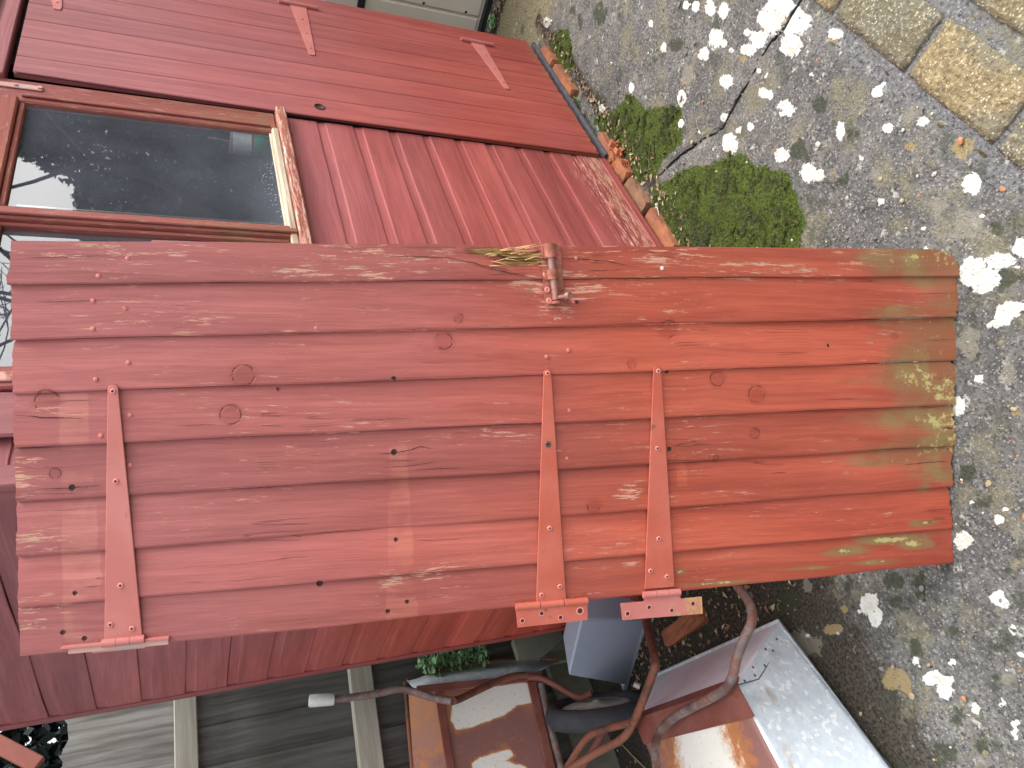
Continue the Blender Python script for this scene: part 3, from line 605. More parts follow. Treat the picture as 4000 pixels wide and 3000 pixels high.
# ---- window
win = tag(empty('window'), None); win.parent = shed
def wbox(name, x0, x1, z0, z1, y0, y1, mat, bev=.003, extra=()):
    mb = MB(); mb.bx(x0, x1, y0, y1, z0, z1, 0, bev)
    for e_ in extra: mb.bx(*e_[:6], 0, e_[6] if len(e_) > 6 else .002)
    return mb.build(name, mat, win)
frames = []
PX0, PX1, PX2, PX3 = .246, .672, .738, 1.180; PZ0, PZ1 = 1.222, 1.835
sl0 = wbox('window_sill', .19, 1.286, 1.176, 1.2045, -.034, .03, M['frame_h'], .004)
vs_ = [q_.co for q_ in sl0.data.vertices]; finish_masks(sl0.data, np.tile([.34, 0, .30], (len(vs_), 1)), np.tile([0, 0, .9], (len(vs_), 1)))
M['bead'] = graywood('bare_weathered_bead', 0, (.26, .18, .12), (.62, .53, .41), .1)
bd0 = wbox('glazing_bead', .247, 1.1795, 1.205, 1.224, -.024, -.0045, M['bead'], .004, [(.247, 1.1795, -.0040, .004, 1.2052, 1.2295, .002)]); finish_masks(bd0.data, rn=[.8]*len(bd0.data.vertices))
wbox('window_stile', PX3+.0005, 1.2835, 1.206, 1.93, -.009, .009, M['frame_v'], .004, [(PX3+.018, PX3+.030, -.016, -.0095, 1.226, 1.834, .002)])
wbox('window_stile', .192, PX0-.0005, 1.206, 1.93, -.026, .028, M['frame_v'], .004, [(PX0, PX0+.012, -.012, .004, 1.226, 1.834, .002)])
wbox('mullion', PX1+.012, PX2-.012, 1.206, 1.93, -.022, .028, M['frame_v'], .004, [(PX1, PX1+.0115, -.010, .004, 1.226, 1.834, .002), (PX2-.0115, PX2, -.010, .004, 1.226, 1.834, .002), (PX1+.018, PX1+.034, -.030, -.0225, 1.206, 1.92, .002)])
mb = MB()
for (x0, x1) in ((PX0+.0005, PX1+.0115), (PX2-.0115, PX3-.0005)): mb.bx(x0, x1, -.024, .028, PZ1+.001, 1.93, 0, .004); mb.bx(x0+.012, x1-.012, -.012, .004, PZ1-.012, PZ1, 0, .002)
mb.build('window_top_rail', M['frame_h'], win)
mb = MB(); mb.bx(1.236, 1.258, -.0135, -.0095, 1.79, 1.98, 0, .002); mb.tube([(1.247, -.013, 1.797), (1.247, -.017, 1.797)], .006, 10); mb.tube([(1.247, -.013, 1.85), (1.247, -.017, 1.85)], .005, 10); mb.build('window_hinge', M['grey_iron'], win)
mb = MB(); mb.bx(.205, .228, -.031, -.0265, 1.72, 1.82, 0, .002); mb.build('window_hinge', M['grey_iron'], win)
mb = MB(); mb.bx(.09, .19, -.020, -.0100, 1.718, 1.99, 0, .004); mb.build('upright_batten', M['shed_v'], shed)
for (x0, x1) in ((PX0, PX1), (PX2, PX3)):
    mb = MB(); nn, mm = 30, 40; V = []
    for i in range(nn+1):
        for j in range(mm+1): V.append((x0+(x1-x0)*i/nn, .002, 1.205+(PZ1-1.205)*j/mm))
    mb.add(V, [(i*(mm+1)+j, (i+1)*(mm+1)+j, (i+1)*(mm+1)+j+1, i*(mm+1)+j+1) for i in range(nn) for j in range(mm)])
    o = mb.build('pane', M['glass'], win, False); Va = np.array(V); m1 = np.zeros((len(V), 3)); m1[:, 0] = np.clip((1.36-Va[:, 2])/.16, 0, 1)*np.clip((x1-.10-Va[:, 0])/.1+.5, 0, 1); finish_masks(o.data, m1)
for o_ in [q_ for q_ in win.children if q_.name.split('.')[0] in ('window_stile', 'mullion', 'window_top_rail')]:
    n_ = len(o_.data.vertices); zz_ = np.array([q_.co.z for q_ in o_.data.vertices]); finish_masks(o_.data, np.stack([np.clip(.50-(zz_-1.2)*.4, .1, .5), zz_*0, np.clip(.30-(zz_-1.2)*.5, 0, .3)], 1), np.tile([0, 0, .28], (n_, 1)))
# tin standing on the inner ledge behind the glass
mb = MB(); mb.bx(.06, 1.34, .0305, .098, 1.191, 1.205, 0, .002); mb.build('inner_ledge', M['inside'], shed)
tp = ony(960, 560, .042); can = tag(empty('paint_tin', (tp[0], .042, 1.206)), 'white and green labelled tin standing behind the shed window glass', 'tin')
TR_, ct = .033, ony(905, 560, .022)[2]-1.206; hb = ony(988, 560, .022)[2]-1.206
mb = MB(); mb.lathe([(0, .002), (TR_-.001, .002), (TR_, .0), (TR_, hb-.004)], (0, 0, 0), (0, 0, 1), 28); mb.build('lower_label', M['tin_green'], can)
mb = MB(); mb.lathe([(TR_+.0005, hb-.004), (TR_+.0005, hb+.003)], (0, 0, 0), (0, 0, 1), 28); mb.build('label_band', M['tin_red'], can)
mb = MB(); mb.lathe([(TR_, hb+.003), (TR_, ct-.004)], (0, 0, 0), (0, 0, 1), 28); mb.build('upper_label', M['tin_white'], can)
mb = MB(); mb.lathe([(TR_, ct-.004), (TR_+.0015, ct-.002), (TR_+.0015, ct+.003), (TR_-.002, ct+.003), (TR_-.004, ct-.002), (0, ct-.002)], (0, 0, 0), (0, 0, 1), 28); mb.tube([(.0, .0, ct), (.006, 0, ct+.03), (.008, 0, ct+.06)], .003, 8); mb.build('lid', M['grey_iron'], can)

# ------------------------------------------------------------------ the loose door leaning against the shed corner
BRp, BLp = onz(3734, 975), onz(3708, 2197)
u = BLp-BRp; Wd = np.linalg.norm(u[:2]); u = u/np.linalg.norm(u)                # from right to left edge
a_, b_ = ray(50, 940), ray(75, 2562)
st = np.linalg.lstsq(np.array([a_, -b_]).T, -Wd*u, rcond=None)[0]
TR, TL = CAM+st[0]*a_, CAM+st[1]*b_
v = .5*((TR-BRp)+(TL-BLp)); v -= u*np.dot(u, v); Hd = np.linalg.norm(v); v /= Hd
nrm = np.cross(-u, v)                      # candidates for outward
if np.dot(nrm, CAM-BRp) < 0: nrm = -nrm
# local frame: x = -u (towards the right edge), y = -nrm (into the door), z = v (up the door); origin = bottom left corner
ldm = Matrix.Identity(4)
for i in range(3):
    ldm[i][0] = -u[i]; ldm[i][1] = -nrm[i]; ldm[i][2] = v[i]; ldm[i][3] = BLp[i]
ld = empty('loose_door'); ld.matrix_world = ldm
tag(ld, 'weathered red plank door off its hinges, leaning upright against the shed corner', 'door')
def dl(x, y, off=0.):          # photo pixel -> local (x, z) on the door face (off = distance in front of it)
    p = hit(x, y, BLp+nrm*off, nrm)-BLp; return np.array([np.dot(p, -u), np.dot(p, v)])
seamL = [2562, 2369, 2170, 1959, 1745, 1537, 1329, 1112, 940]; seamR = [2197, 2061, 1899, 1740, 1579, 1410, 1240, 1079, 975]
mb = MB(); rn = []; edges = []
nzr = np.random.default_rng(11)
SE = []
for yl, yr in zip(seamL, seamR): SE.append((dl(3700, yr)[0], dl(60, yl)[0]))
print('door W,H', Wd, Hd, 'seams', [(round(p, 3), round(q_, 3)) for p, q_ in SE])
NZ = 430; DPT = .013
rotc = dl(2030, 1010)
for k in range(8):
    xb0, xt0 = SE[k]; xb1, xt1 = SE[k+1]
    if k > 0: xb0 += .0005; xt0 += .0005
    nX = 26; zz = np.linspace(0, 1, NZ); rv = nzr.random(); bot = np.cumsum(nzr.normal(0, .0016, nX+1)); bot -= bot.mean(); bot += nzr.normal(0, .0012, nX+1)+nzr.normal(0, .002); top = np.cumsum(nzr.normal(0, .0007, nX+1)); top -= top.mean()
    wav = np.interp(zz, np.linspace(0, 1, 12), nzr.normal(0, .0008, 12)); dep = np.interp(zz, np.linspace(0, 1, 7), nzr.normal(0, .0012, 7)); V = []
    if k == 7: bot[-14:] += np.linspace(0, .016, 14); bot[-8:] += np.linspace(0, .026, 8); bot[-2:] += .012
    if k == 4: bot[-5:] += np.array([.0, .002, .006, .010, .014]) 
    for i, s_ in enumerate(zz):
        for j in range(nX+1):
            f_ = j/nX; z = Hd*s_ + (bot[j]*(1-s_)**8 if s_ < .5 else top[j]*s_**8)
            xa = xb0+(xt0-xb0)*s_+wav[i]; xc = xb1+(xt1-xb1)*s_+(wav[i] if k == 7 else 0); x = xa+(xc-xa)*f_
            # proud at the left edge, slipping under its neighbour at the right; the last one is a flat narrow board
            y = -.0088+dep[i] + (f_**1.6)*(.0070 if k < 7 else .002) + (.0012 if j == 0 else 0)
            if k == 7:
                zr = abs(z-rotc[1]); pass
            V.append([x, y, z])
    V = np.array(V)
    if k == 7:      # edge rotted away beside the bolt
        g_ = np.exp(-((V[:, 2]-dl(2030, 960)[1])/.045)**2); lim = SE[8][0]+(SE[8][1]-SE[8][0])*V[:, 2]/Hd-.013*g_+.002*g_*np.sin(V[:, 2]*900); V[:, 0] = np.minimum(V[:, 0], lim)
        rr = np.exp(-(((V[:, 0]-(rotc[0]))/.016)**2+((V[:, 2]-rotc[1])/.040)**2)*1.0); V[:, 1] += rr*(.005+.004*np.sin(V[:, 0]*1500+V[:, 2]*60)+.002*nzr.random(len(V)))
    nb = len(V); Bk = V.copy(); Bk[:, 1] = .012 if k < 7 else .0121
    I = lambda i, j: i*(nX+1)+j
    Fc = [(I(i, j), I(i, j+1), I(i+1, j+1), I(i+1, j)) for i in range(NZ-1) for j in range(nX)]
    Vs = list(V)
    # skirt + back
    ring = [I(0, j) for j in range(nX+1)]+[I(i, nX) for i in range(1, NZ)]+[I(NZ-1, j) for j in range(nX-1, -1, -1)]+[I(i, 0) for i in range(NZ-2, 0, -1)]
    base = len(Vs); Vs += [Bk[q_] for q_ in ring]; n_ = len(ring)
    Fc += [(ring[q_], base+q_, base+(q_+1) % n_, ring[(q_+1) % n_]) for q_ in range(n_)]; Fc.append(tuple(base+q_ for q_ in range(n_)))
    mb.add(Vs, Fc, 0, False); rn += [rv]*len(Vs)
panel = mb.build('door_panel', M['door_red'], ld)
V = np.array([q_.co for q_ in panel.data.vertices]); X_, Z_ = V[:, 0], V[:, 2]; m1 = np.zeros((len(V), 3)); m2 = np.zeros((len(V), 3))
P2d = np.stack([X_, Z_], 1); vn = vnoise(P2d, 9, 8); vn2 = vnoise(P2d*np.array([6, 1]), 6, 9)
fac = .42+.58*np.clip((X_-.13)/.10, 0, 1); m1[:, 0] = np.clip((.42+.22*(vn2-.5)-Z_)/.42, 0, 1)**1.1*(.62+.42*vn)*fac
def ell(px_, py_, rx, rz, off=0):      # 1 at the centre, .5 at rim
    p = dl(px_, py_); return np.clip(1-.5*np.hypot((X_-p[0])/rx, (Z_-p[1])/rz), 0, 1)
for (a1, b1, rx, rz, s_) in ((3480, 2105, .018, .14, 1.3), (3300, 2150, .022, .10, 1.05), (3560, 2120, .022, .08, 1.3), (3600, 2040, .012, .07, 1.2), (3420, 2190, .010, .12, 1.1), (3150, 2215, .008, .12, .95), (3650, 1695, .05, .045, .9), (3670, 1600, .02, .03, .9), (3560, 1420, .03, .06, .75), (3600, 1900, .03, .04, .9), (2650, 2230, .014, .03, .95), (2800, 2272, .007, .16, 1.2), (3400, 1320, .04, .08, .5), (2070, 1130, .03, .03, .55), (2230, 1180, .02, .03, .5), (2300, 1080, .012, .03, .5)):
    m1[:, 0] = np.maximum(m1[:, 0], (ell(a1, b1, rx, rz)*2-1).clip(0, 1)*s_+(ell(a1, b1, rx, rz) > .5)*0)
def band(pts, hw0, hw1):       # mark left where a tapered hinge strap used to be
    A_, B_ = dl(*pts[0]), dl(*pts[1]); ab = B_-A_; tt = ((P2d-A_)@ab)/(ab@ab); dd = np.abs((P2d-A_)@np.array([-ab[1], ab[0]]))/np.linalg.norm(ab); hw = hw0+(hw1-hw0)*np.clip(tt, 0, 1)
    return np.clip(.5+(hw-dd)/.006, 0, 1)*(tt > 0)*(tt < 1), dd, tt
b1, dd, tt = band([(1545, 1440), (1570, 2420)], .012, .030); m1[:, 1] = np.maximum(m1[:, 1], b1*(.55+.45*tt)*(.45+.6*vn))
b2, dd, tt = band([(290, 1530), (340, 2540)], .022, .034); m1[:, 1] = np.maximum(m1[:, 1], b2*(.3+.6*vn)*.8)
b3, dd, tt = band([(2630, 1450), (2660, 1900)], .010, .012); m1[:, 1] = np.maximum(m1[:, 1], b3*(.8*vn))
sm = lambda a1, b1, rx, rz: (ell(a1, b1, rx, rz)*2-1).clip(0, 1)
m1[:, 2] = np.maximum(m1[:, 2], sm(2030, 1010, .030, .085)); m1[:, 2] = np.maximum(m1[:, 2], sm(1900, 985, .016, .12)*.8); m1[:, 2] = np.maximum(m1[:, 2], sm(1700, 975, .012, .16)*.62)
for (a1, b1, rx, rz, s_) in ((2250, 1120, .03, .10, .7), (2090, 1115, .02, .05, .8), (2150, 1215, .02, .05, .7), (1500, 1010, .03, .2, .5), (1300, 1070, .02, .15, .6), (600, 980, .03, .2, .45), (300, 1000, .04, .1, .4), (2500, 990, .03, .2, .5), (2400, 1120, .02, .1, .45), (150, 2110, .02, .06, .7), (240, 2380, .012, .02, 1.), (120, 2380, .03, .05, .7), (200, 1600, .02, .06, .5), (2480, 2170, .02, .04, .55), (1700, 2230, .018, .05, .8), (1540, 2260, .02, .03, .8), (2450, 1920, .015, .03, .9), (2000, 1690, .02, .1, .5), (1350, 1650, .015, .12, .4), (3050, 1060, .02, .2, .6), (3400, 1010, .02, .1, .7), (3550, 1240, .012, .06, .7), (80, 1850, .03, .04, .8), (700, 1250, .03, .1, .45)):
    m2[:, 2] = np.maximum(m2[:, 2], sm(a1, b1, rx*1.6, rz*1.4)*s_*1.3)
for (a1, b1, r_) in ((955, 1465, .017), (1735, 1333, .0145), (1790, 1244, .008), (2606, 1287, .016), (2463, 1422, .008), (2943, 1692, .010), (2315, 1973, .012), (190, 1566, .017), (905, 1620, .016), (3490, 1312, .007), (2950, 1540, .016), (223, 1848, .008), (2790, 1790, .006),(2800,1480,.014)):
    e_ = ell(a1, b1, r_, r_*1.05); m2[:, 0] = np.maximum(m2[:, 0], e_*(e_ > .02))
m2[:, 0] = np.clip(m2[:, 0]*1.0, 0, 1)
for (a1, b1, r_) in ((1538, 1478, .0035), (1540, 1765, .0048), (1547, 2105, .0034), (1590, 2345, .0032), (1515, 2382, .0036), (290, 1902, .0045), (300, 2312, .0034), (253, 2465, .0036), (338, 2487, .0036), (2602, 1452, .003), (2608, 1752, .004), (3230, 1350, .003), (1250, 2275, .005), (1088, 1520, .0028), (2250, 1182, .003)):
    e_ = ell(a1, b1, r_, r_); m2[:, 1] = np.maximum(m2[:, 1], e_)
slits = []
def slit(pts, w):
    slits.append((pts, w))
slit([(1480, 1772), (1540, 1765), (1600, 1757), (1640, 1742), (1690, 1752)], .0012); slit([(2190, 1014), (2250, 1014), (2350, 1020), (2500, 1050)], .0010); slit([(60, 1620), (200, 1630), (330, 1632)], .0010)
slit([(1500, 1000), (1750, 1010), (2000, 1062)], .0009); slit([(3670, 1670), (3725, 1672)], .0018); slit([(3520, 1815), (3600, 1805), (3700, 1800)], .0010); slit([(150, 1907), (290, 1902), (400, 1892)], .0008); slit([(1480, 1825), (1600, 1818), (1700, 1800)], .0007); slit([(1830, 1030), (2010, 1075), (2100, 1090)], .0010); slit([(1760, 985), (1950, 1000), (2060, 1030)], .0012)
finish_masks(panel.data, m1, m2, rn)
# ledges nailed across the back
mb = MB()
for z in (.22, .9, Hd-.25): mb.bx(.05, Wd-.03, .0125, .033, z-.05, z+.05, 0, .003)
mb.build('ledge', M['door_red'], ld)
def face_y(x, z):              # local y of the board face at x,z
    s_ = z/Hd
    for k in range(8):
        xa = SE[k][0]+(SE[k][1]-SE[k][0])*s_; xb = SE[k+1][0]+(SE[k+1][1]-SE[k+1][0])*s_
        if x <= xb or k == 7: return -.0088+max(0, min(1, (x-xa)/(xb-xa)))**1.6*(.0070 if k < 7 else .002)
M['split'] = NT('open_split').fin((.03, .012, .010), .95)
SR = np.random.default_rng(77)
def crack(pts, w):
    q_ = [dl(*p) for p in pts]; Q = []
    for a_1, b_1 in zip(q_[:-1], q_[1:]):
        for t_ in np.linspace(0, 1, 9)[:-1]: Q.append(a_1*(1-t_)+b_1*t_)
    Q.append(q_[-1]); n = len(Q); V = []
    for i, p in enumerate(Q):
        p = p+np.array([SR.normal(0, .0004), 0]); ww = w*math.sin(math.pi*(i+.3)/(n-.4))**.6*SR.uniform(.5, 1.3); y_ = face_y(*p)-.0011; V += [(p[0]-ww/2, y_, p[1]), (p[0]+ww/2, y_, p[1])]
    mb = MB(); mb.add(V, [(2*i, 2*i+1, 2*i+3, 2*i+2) for i in range(n-1)]); mb.build('split', M['split'], ld, False)
for pts, w in slits: crack(pts, w*1.3)
for (a_1, b_1, L_) in ((1620, 1830, 180), (1500, 1800, 130), (2280, 1060, 160), (520, 1770, 0), (900, 1905, 240), (150, 1180, 260), (100, 1010, 300), (1900, 1075, 160), (3560, 1150, 160), (3600, 1330, 120), (3640, 1480, 90), (3600, 1990, 120), (700, 1660, 150), (1340, 1640, 260), (3200, 1560, 130), (60, 1750, 160)):
    if L_: crack([(a_1, b_1), (a_1+L_/2, b_1-2), (a_1+L_, b_1-L_*.03)], .0008)
def screw(parent, a1, b1, off, r=.0048, mat='screw', name='screw', head=.0022, y=None, cross=True):
    p = dl(a1, b1, off); mb = MB(); yy = -off if y is None else y
    mb.lathe([(0, .0008), (r*.30, .0008), (r*.42, head*.8), (r*.75, head), (r, head*.35), (r, -.001)], (p[0], yy, p[1]), (0, -1, 0), 14)
    if cross:
        for rr in (0, 1): mb.box((p[0], yy-head*.82, p[1]), (r*.9 if rr else r*.25, .0006, r*.25 if rr else r*.9), 1)
    return mb.build(name, [M[mat], M['screw_hole']], parent)
for (a1, b1, mt) in ((503, 1012, 0), (391, 1080, 0), (494, 1205, 0), (366, 1176, 0), (370, 1285, 0), (505, 1416, 0), (380, 1481, 0), (512, 1620, 0), (400, 1700, 0), (513, 1815, 0), (1235, 1282, 0), (2246, 1012, 0), (2165, 1247, 0), (2217, 1368, 0), (2132, 1393, 0), (2218, 1602, 0), (2209, 1788, 0), (2580, 1050, 1), (2234, 1181, 0)):
    p = dl(a1, b1); mb = MB(); mb.lathe([(0, .0012), (.0028, .0010), (.0038, .0004), (.0039, -.002)], (p[0], face_y(*p), p[1]), (0, -1, 0), 12); mb.build('nail', M['peb_w' if mt else 'nail'], ld)
# three T hinges
def strap_hinge(leftE, rightE, tipc, leaf, knuck, mats, screws, holes, leaf_edge_on=False, dark=()):
    h = tag(empty('t_hinge')); h.parent = ld; OFF = .0125
    (l0, l1), (r0, r1) = leftE, rightE      # photo-left and right edges: (tip point, base point)
    A0, A1, B0, B1, T_ = dl(*l0, OFF), dl(*l1, OFF), dl(*r0, OFF), dl(*r1, OFF), dl(*tipc, OFF)
    mid = .5*(A0+B0); rad = .5*np.linalg.norm(A0-B0); ax = T_-mid; ax /= np.linalg.norm(ax); pe = (B0-A0)/np.linalg.norm(B0-A0)
    arc = [mid+rad*(math.cos(t_)*(-pe)+math.sin(t_)*ax) for t_ in np.linspace(0, math.pi, 11)]
    poly = [A1]+arc+[B1]; mb = MB(); n = len(poly); ins = .0009; cc = np.mean(poly, axis=0)
    V = [(p[0], -OFF+.0008, p[1]) for p in poly]+[tuple((p[0]+(cc[0]-p[0])*.004+np.sign(cc[0]-p[0])*0, -OFF, p[1]+np.sign(cc[1]-p[1])*ins)) for p in poly]+[(p[0], -OFF+.0028, p[1]) for p in poly]
    mb.add(V, [tuple(range(n, 2*n))]+[(i, i+1, n+i+1, n+i) for i in range(n-1)]+[(i, 2*n+i, 2*n+(i+1) % n, (i+1) % n) for i in range(n)]+[tuple(range(3*n-1, 2*n-1, -1))])
    # dense verts so that masks can mark rubbed spots are not needed: noise does it
    mb.build('strap', M[mats[0]], h)
    K0, K1 = dl(*knuck[0], OFF), dl(*knuck[1], OFF); mb = MB(); kk = K1-K0
    for s0, s1 in ((.0, .325), (.335, .655), (.665, 1.)): mb.tube([(K0[0]+kk[0]*s0, -OFF-.001, K0[1]+kk[1]*s0), (K0[0]+kk[0]*s1, -OFF-.001, K0[1]+kk[1]*s1)], .0068, 14, 0, True, 1)
    mb.build('knuckle', M[mats[1]], h)
    if not leaf_edge_on:
        Q = [dl(*p, OFF) for p in leaf]; mb = MB(); nn, mm = 24, 8; V = []; bev = []
        for i in range(nn+1):
            for j in range(mm+1):
                f, g_ = i/nn, j/mm; p = (Q[0]*(1-f)+Q[1]*f)*(1-g_)+(Q[3]*(1-f)+Q[2]*f)*g_; V.append((p[0], -OFF-.0035, p[1]))
        mb.add(V, [(i*(mm+1)+j, (i+1)*(mm+1)+j, (i+1)*(mm+1)+j+1, i*(mm+1)+j+1) for i in range(nn) for j in range(mm)])
        edge = [i*(mm+1) for i in range(nn+1)]+[nn*(mm+1)+j for j in range(1, mm+1)]+[i*(mm+1)+mm for i in range(nn-1, -1, -1)]+[j for j in range(mm-1, 0, -1)]
        k0 = len(V); mb.add([V[q_] for q_ in edge]+[(V[q_][0], V[q_][1]+.003, V[q_][2]) for q_ in edge], [(i, len(edge)+i, len(edge)+(i+1) % len(edge), (i+1) % len(edge)) for i in range(len(edge))]+[tuple(range(len(edge), 2*len(edge)))])
        kq = [K0+kk*.06, K0+kk*.94, Q[0]*.12+Q[1]*.88 if not mats[2] else Q[0]*.20+Q[1]*.80, Q[0]*.88+Q[1]*.12 if not mats[2] else Q[0]*.62+Q[1]*.38]
        if mats[2]: kq[2], kq[3] = Q[0]*.26+Q[1]*.74, Q[0]*.72+Q[1]*.28
        mb.add([(p_[0], -OFF-.0032, p_[1]) for p_ in kq]+[(p_[0], -OFF-.0006, p_[1]) for p_ in kq], [(0, 1, 2, 3), (7, 6, 5, 4)])
        o = mb.build('cross_leaf', M[mats[1]], h, recalc=False); Va = np.array([q_.co for q_ in o.data.vertices]); m1 = np.zeros((len(Va), 3)); 
        if mats[2]: f = (Va[:, 0]*0); zz_ = Va[:, 2]; lo, hi = zz_.min(), zz_.max(); m1[:, 0] = np.clip((hi-zz_)/(hi-lo)*1.3-.35, 0, 1)*.75
        finish_masks(o.data, m1)
        mb = MB()
        for (a1, b1, r_) in holes:
            p = dl(a1, b1, OFF+.0035); mb.lathe([(0, .0002), (r_*.62, .0002)], (p[0], -OFF-.0037, p[1]), (0, -1, 0), 16, 0); mb.lathe([(r_*.62, .0), (r_*.85, .0009), (r_, .0002)], (p[0], -OFF-.0037, p[1]), (0, -1, 0), 16, 1)
        mb.build('screw_hole', [M['screw_hole'], M['screw']], h)
    else:          # leaf turned back at a right angle, seen along its edge
        mb = MB(); Q0, Q1 = dl(*leaf[0], OFF), dl(*leaf[1], OFF); dirz = (Q1-Q0); L_ = np.linalg.norm(dirz); dirz /= L_
        c0 = .5*(Q0+Q1); rot = Matrix(((dirz[1], 0, dirz[0]), (0, 1, 0), (-dirz[0], 0, dirz[1]))).to_3x3()
        mb.box((c0[0]-.001, .004, c0[1]), (.0045, .040, L_), 0, rot, .0008)
        mb.box((c0[0]-.0082, .006, c0[1]-.004), (.0098, .036, L_*.93), 1, rot, .001); mb.box((c0[0]-.0150, .008, c0[1]-.002), (.0042, .03, L_*.50), 1, rot, .001)
        mb.build('cross_leaf', [M[mats[1]], M['grey_iron']], h)
    for (a1, b1) in screws: screw(h, a1, b1, OFF, .0047, 'screw')
    for (a1, b1) in dark: screw(h, a1, b1, OFF, .0058, 'screw_dark')
    return h
strap_hinge(((420, 1522), (407, 2508)), ((461, 1520), (556, 2488)), (441, 1496), [(238, 2528), (662, 2488)], [(400, 2512), (566, 2494)], ('hinge_pink', 'hinge_pink', 0),
            [(441, 1528), (453, 1880), (471, 2287), (432, 2440), (516, 2455)], [], True)
strap_hinge(((2124, 1458), (2095, 2352)), ((2154, 1456), (2212, 2342)), (2139, 1430), [(2013, 2372), (2292, 2352), (2293, 2419), (2021, 2449)], [(2014, 2370), (2294, 2346)], ('hinge', 'hinge', 0),
            [(2139, 1458), (2147, 2063), (2116, 2324), (2187, 2291)], [(2041, 2425, .0052), (2116, 2396, .0055), (2190, 2412, .0055), (2266, 2386, .0078)], dark=[(2140, 1735)])
strap_hinge(((2553, 1448), (2519, 2304)), ((2584, 1446), (2636, 2294)), (2568, 1421), [(2422, 2356), (2738, 2330), (2742, 2395), (2430, 2420)], [(2512, 2324), (2655, 2312)], ('hinge', 'hinge_pink', 1),
            [(2571, 1449), (2568, 1751), (2573, 2104), (2541, 2230), (2605, 2252)], [(2452, 2397, .006), (2536, 2372, .0055), (2624, 2384, .0055), (2707, 2358, .006)])
# barrel bolt on the edge board
bolt = tag(empty('door_bolt')); bolt.parent = ld
OF = .0125; Q = [dl(*p, OF) for p in ((2109, 954), (2187, 949), (2208, 1183), (2131, 1192))]
mb = MB(); mb.add([(p[0], -OF, p[1]) for p in Q]+[(p[0], -OF+.0025, p[1]) for p in Q], [(0, 1, 2, 3), (7, 6, 5, 4)]+[(i, 4+i, 4+(i+1) % 4, (i+1) % 4) for i in range(4)]); mb.build('bolt_plate', M['bolt'], bolt)
mb = MB()
p0, p1 = dl(2145, 955, .021), dl(2171, 1170, .021); mb.tube([(p0[0], -.0205, p0[1]), (p1[0], -.0205, p1[1])], .0062, 14, 0, True, 1)
q0, q1 = dl(2172, 1163, .021), dl(2214, 1156, .021); mb.tube([(q0[0], -.0205, q0[1]), (q1[0]*.5+q0[0]*.5, -.0235, .5*(q1[1]+q0[1])), (q1[0], -.028, q1[1])], .0042, 10, 0, True, 2)
mb.tube([(q1[0], -.025, q1[1]), (q1[0]+(q1[0]-q0[0])*.1, -.032, q1[1]-.003)], [.0085, .0065], 12, 0, True, 1); mb.build('bolt_bar', M['bolt_bar'], bolt)
def sleeve(pa, pb, r):
    mb = MB(); a1, b1 = dl(*pa, .021), dl(*pb, .021); mb.tube([(a1[0], -.0195, a1[1]), (b1[0], -.0195, b1[1])], r, 18, 0, True, 1)
    d_ = (b1-a1)/np.linalg.norm(b1-a1)
    mb.box(((a1[0]+b1[0])/2, -.0145, (a1[1]+b1[1])/2), (.004+2.9*r if abs(d_[1]) > 10 else np.linalg.norm(b1-a1), .005, 2.6*r), 0, Matrix(((d_[0], 0, -d_[1]), (0, 1, 0), (d_[1], 0, d_[0]))), .001)
    mb.build('bolt_sleeve', M['bolt'], bolt)
sleeve((2146, 952), (2151, 1006), .0108); sleeve((2155, 1052), (2159, 1090), .0100); sleeve((2172, 1175), (2173, 1185), .009)
for (a1, b1) in ((2132, 1073), (2138, 1132), (2145, 1175), (2174, 988), (2192, 1126), (2202, 1178)): screw(bolt, a1, b1, OF, .0056, 'screw' if a1 < 2150 else 'bolt', 'screw', .0028, None, False)
# splinters standing out of the rotten edge
mb = MB()
for k in range(26):
    a1, b1 = 1880+250*random.random()**.6, 958+95*random.random(); p = dl(a1, b1); L_ = random.uniform(.008, .04); an = random.gauss(0, .14)
    mb.tube([(p[0], -.0065+random.random()*.003, p[1]), (p[0]+L_*.5*math.sin(an), -.0125-random.random()*.003, p[1]-L_*.5), (p[0]+L_*math.sin(an)*1.2, -.010-random.random()*.008, p[1]-L_)], [.0012, .0010, .0003], 5, 0, True, 2)
t = NT('splintered_wood'); M['splinter'] = t.fin(t.mix(t.noise(60, 3), (.36, .19, .06), (.60, .42, .20)), .8)
mb.build('splinters', M['splinter'], ld)

# ------------------------------------------------------------------ bricks under the shed front, shards
def lump(name, c, size, mat, rot=0., jit=.004, seed=0, tilt=(0, 0)):
    import bmesh
    r = random.Random(seed); bm = bmesh.new(); bmesh.ops.create_cube(bm, size=1.0); bmesh.ops.subdivide_edges(bm, edges=bm.edges[:], cuts=4, use_grid_fill=True)
    for v_ in bm.verts:
        q_ = v_.co.copy(); L_ = max(abs(q_.x), abs(q_.y), abs(q_.z)); 
        nn = sum(1 for w_ in q_ if abs(w_) > .49); s_ = 1-.03*(nn-1); v_.co = Vector((q_.x*size[0]*s_, q_.y*size[1]*s_, q_.z*size[2]*s_))+Vector((r.gauss(0, jit), r.gauss(0, jit), r.gauss(0, jit)))
    me = bpy.data.meshes.new(name); bm.to_mesh(me); bm.free(); o = link(name, me, mat); o.location = c; o.rotation_euler = (tilt[0], tilt[1], rot); return o
M['brick_brown'] = plain('brown_brick', (.30, .15, .08), (.20, .10, .06), 22, .9, .003); M['terracotta'] = plain('dull_orange_brick', (.42, .15, .065), (.25, .095, .05), 20, .9, .003)
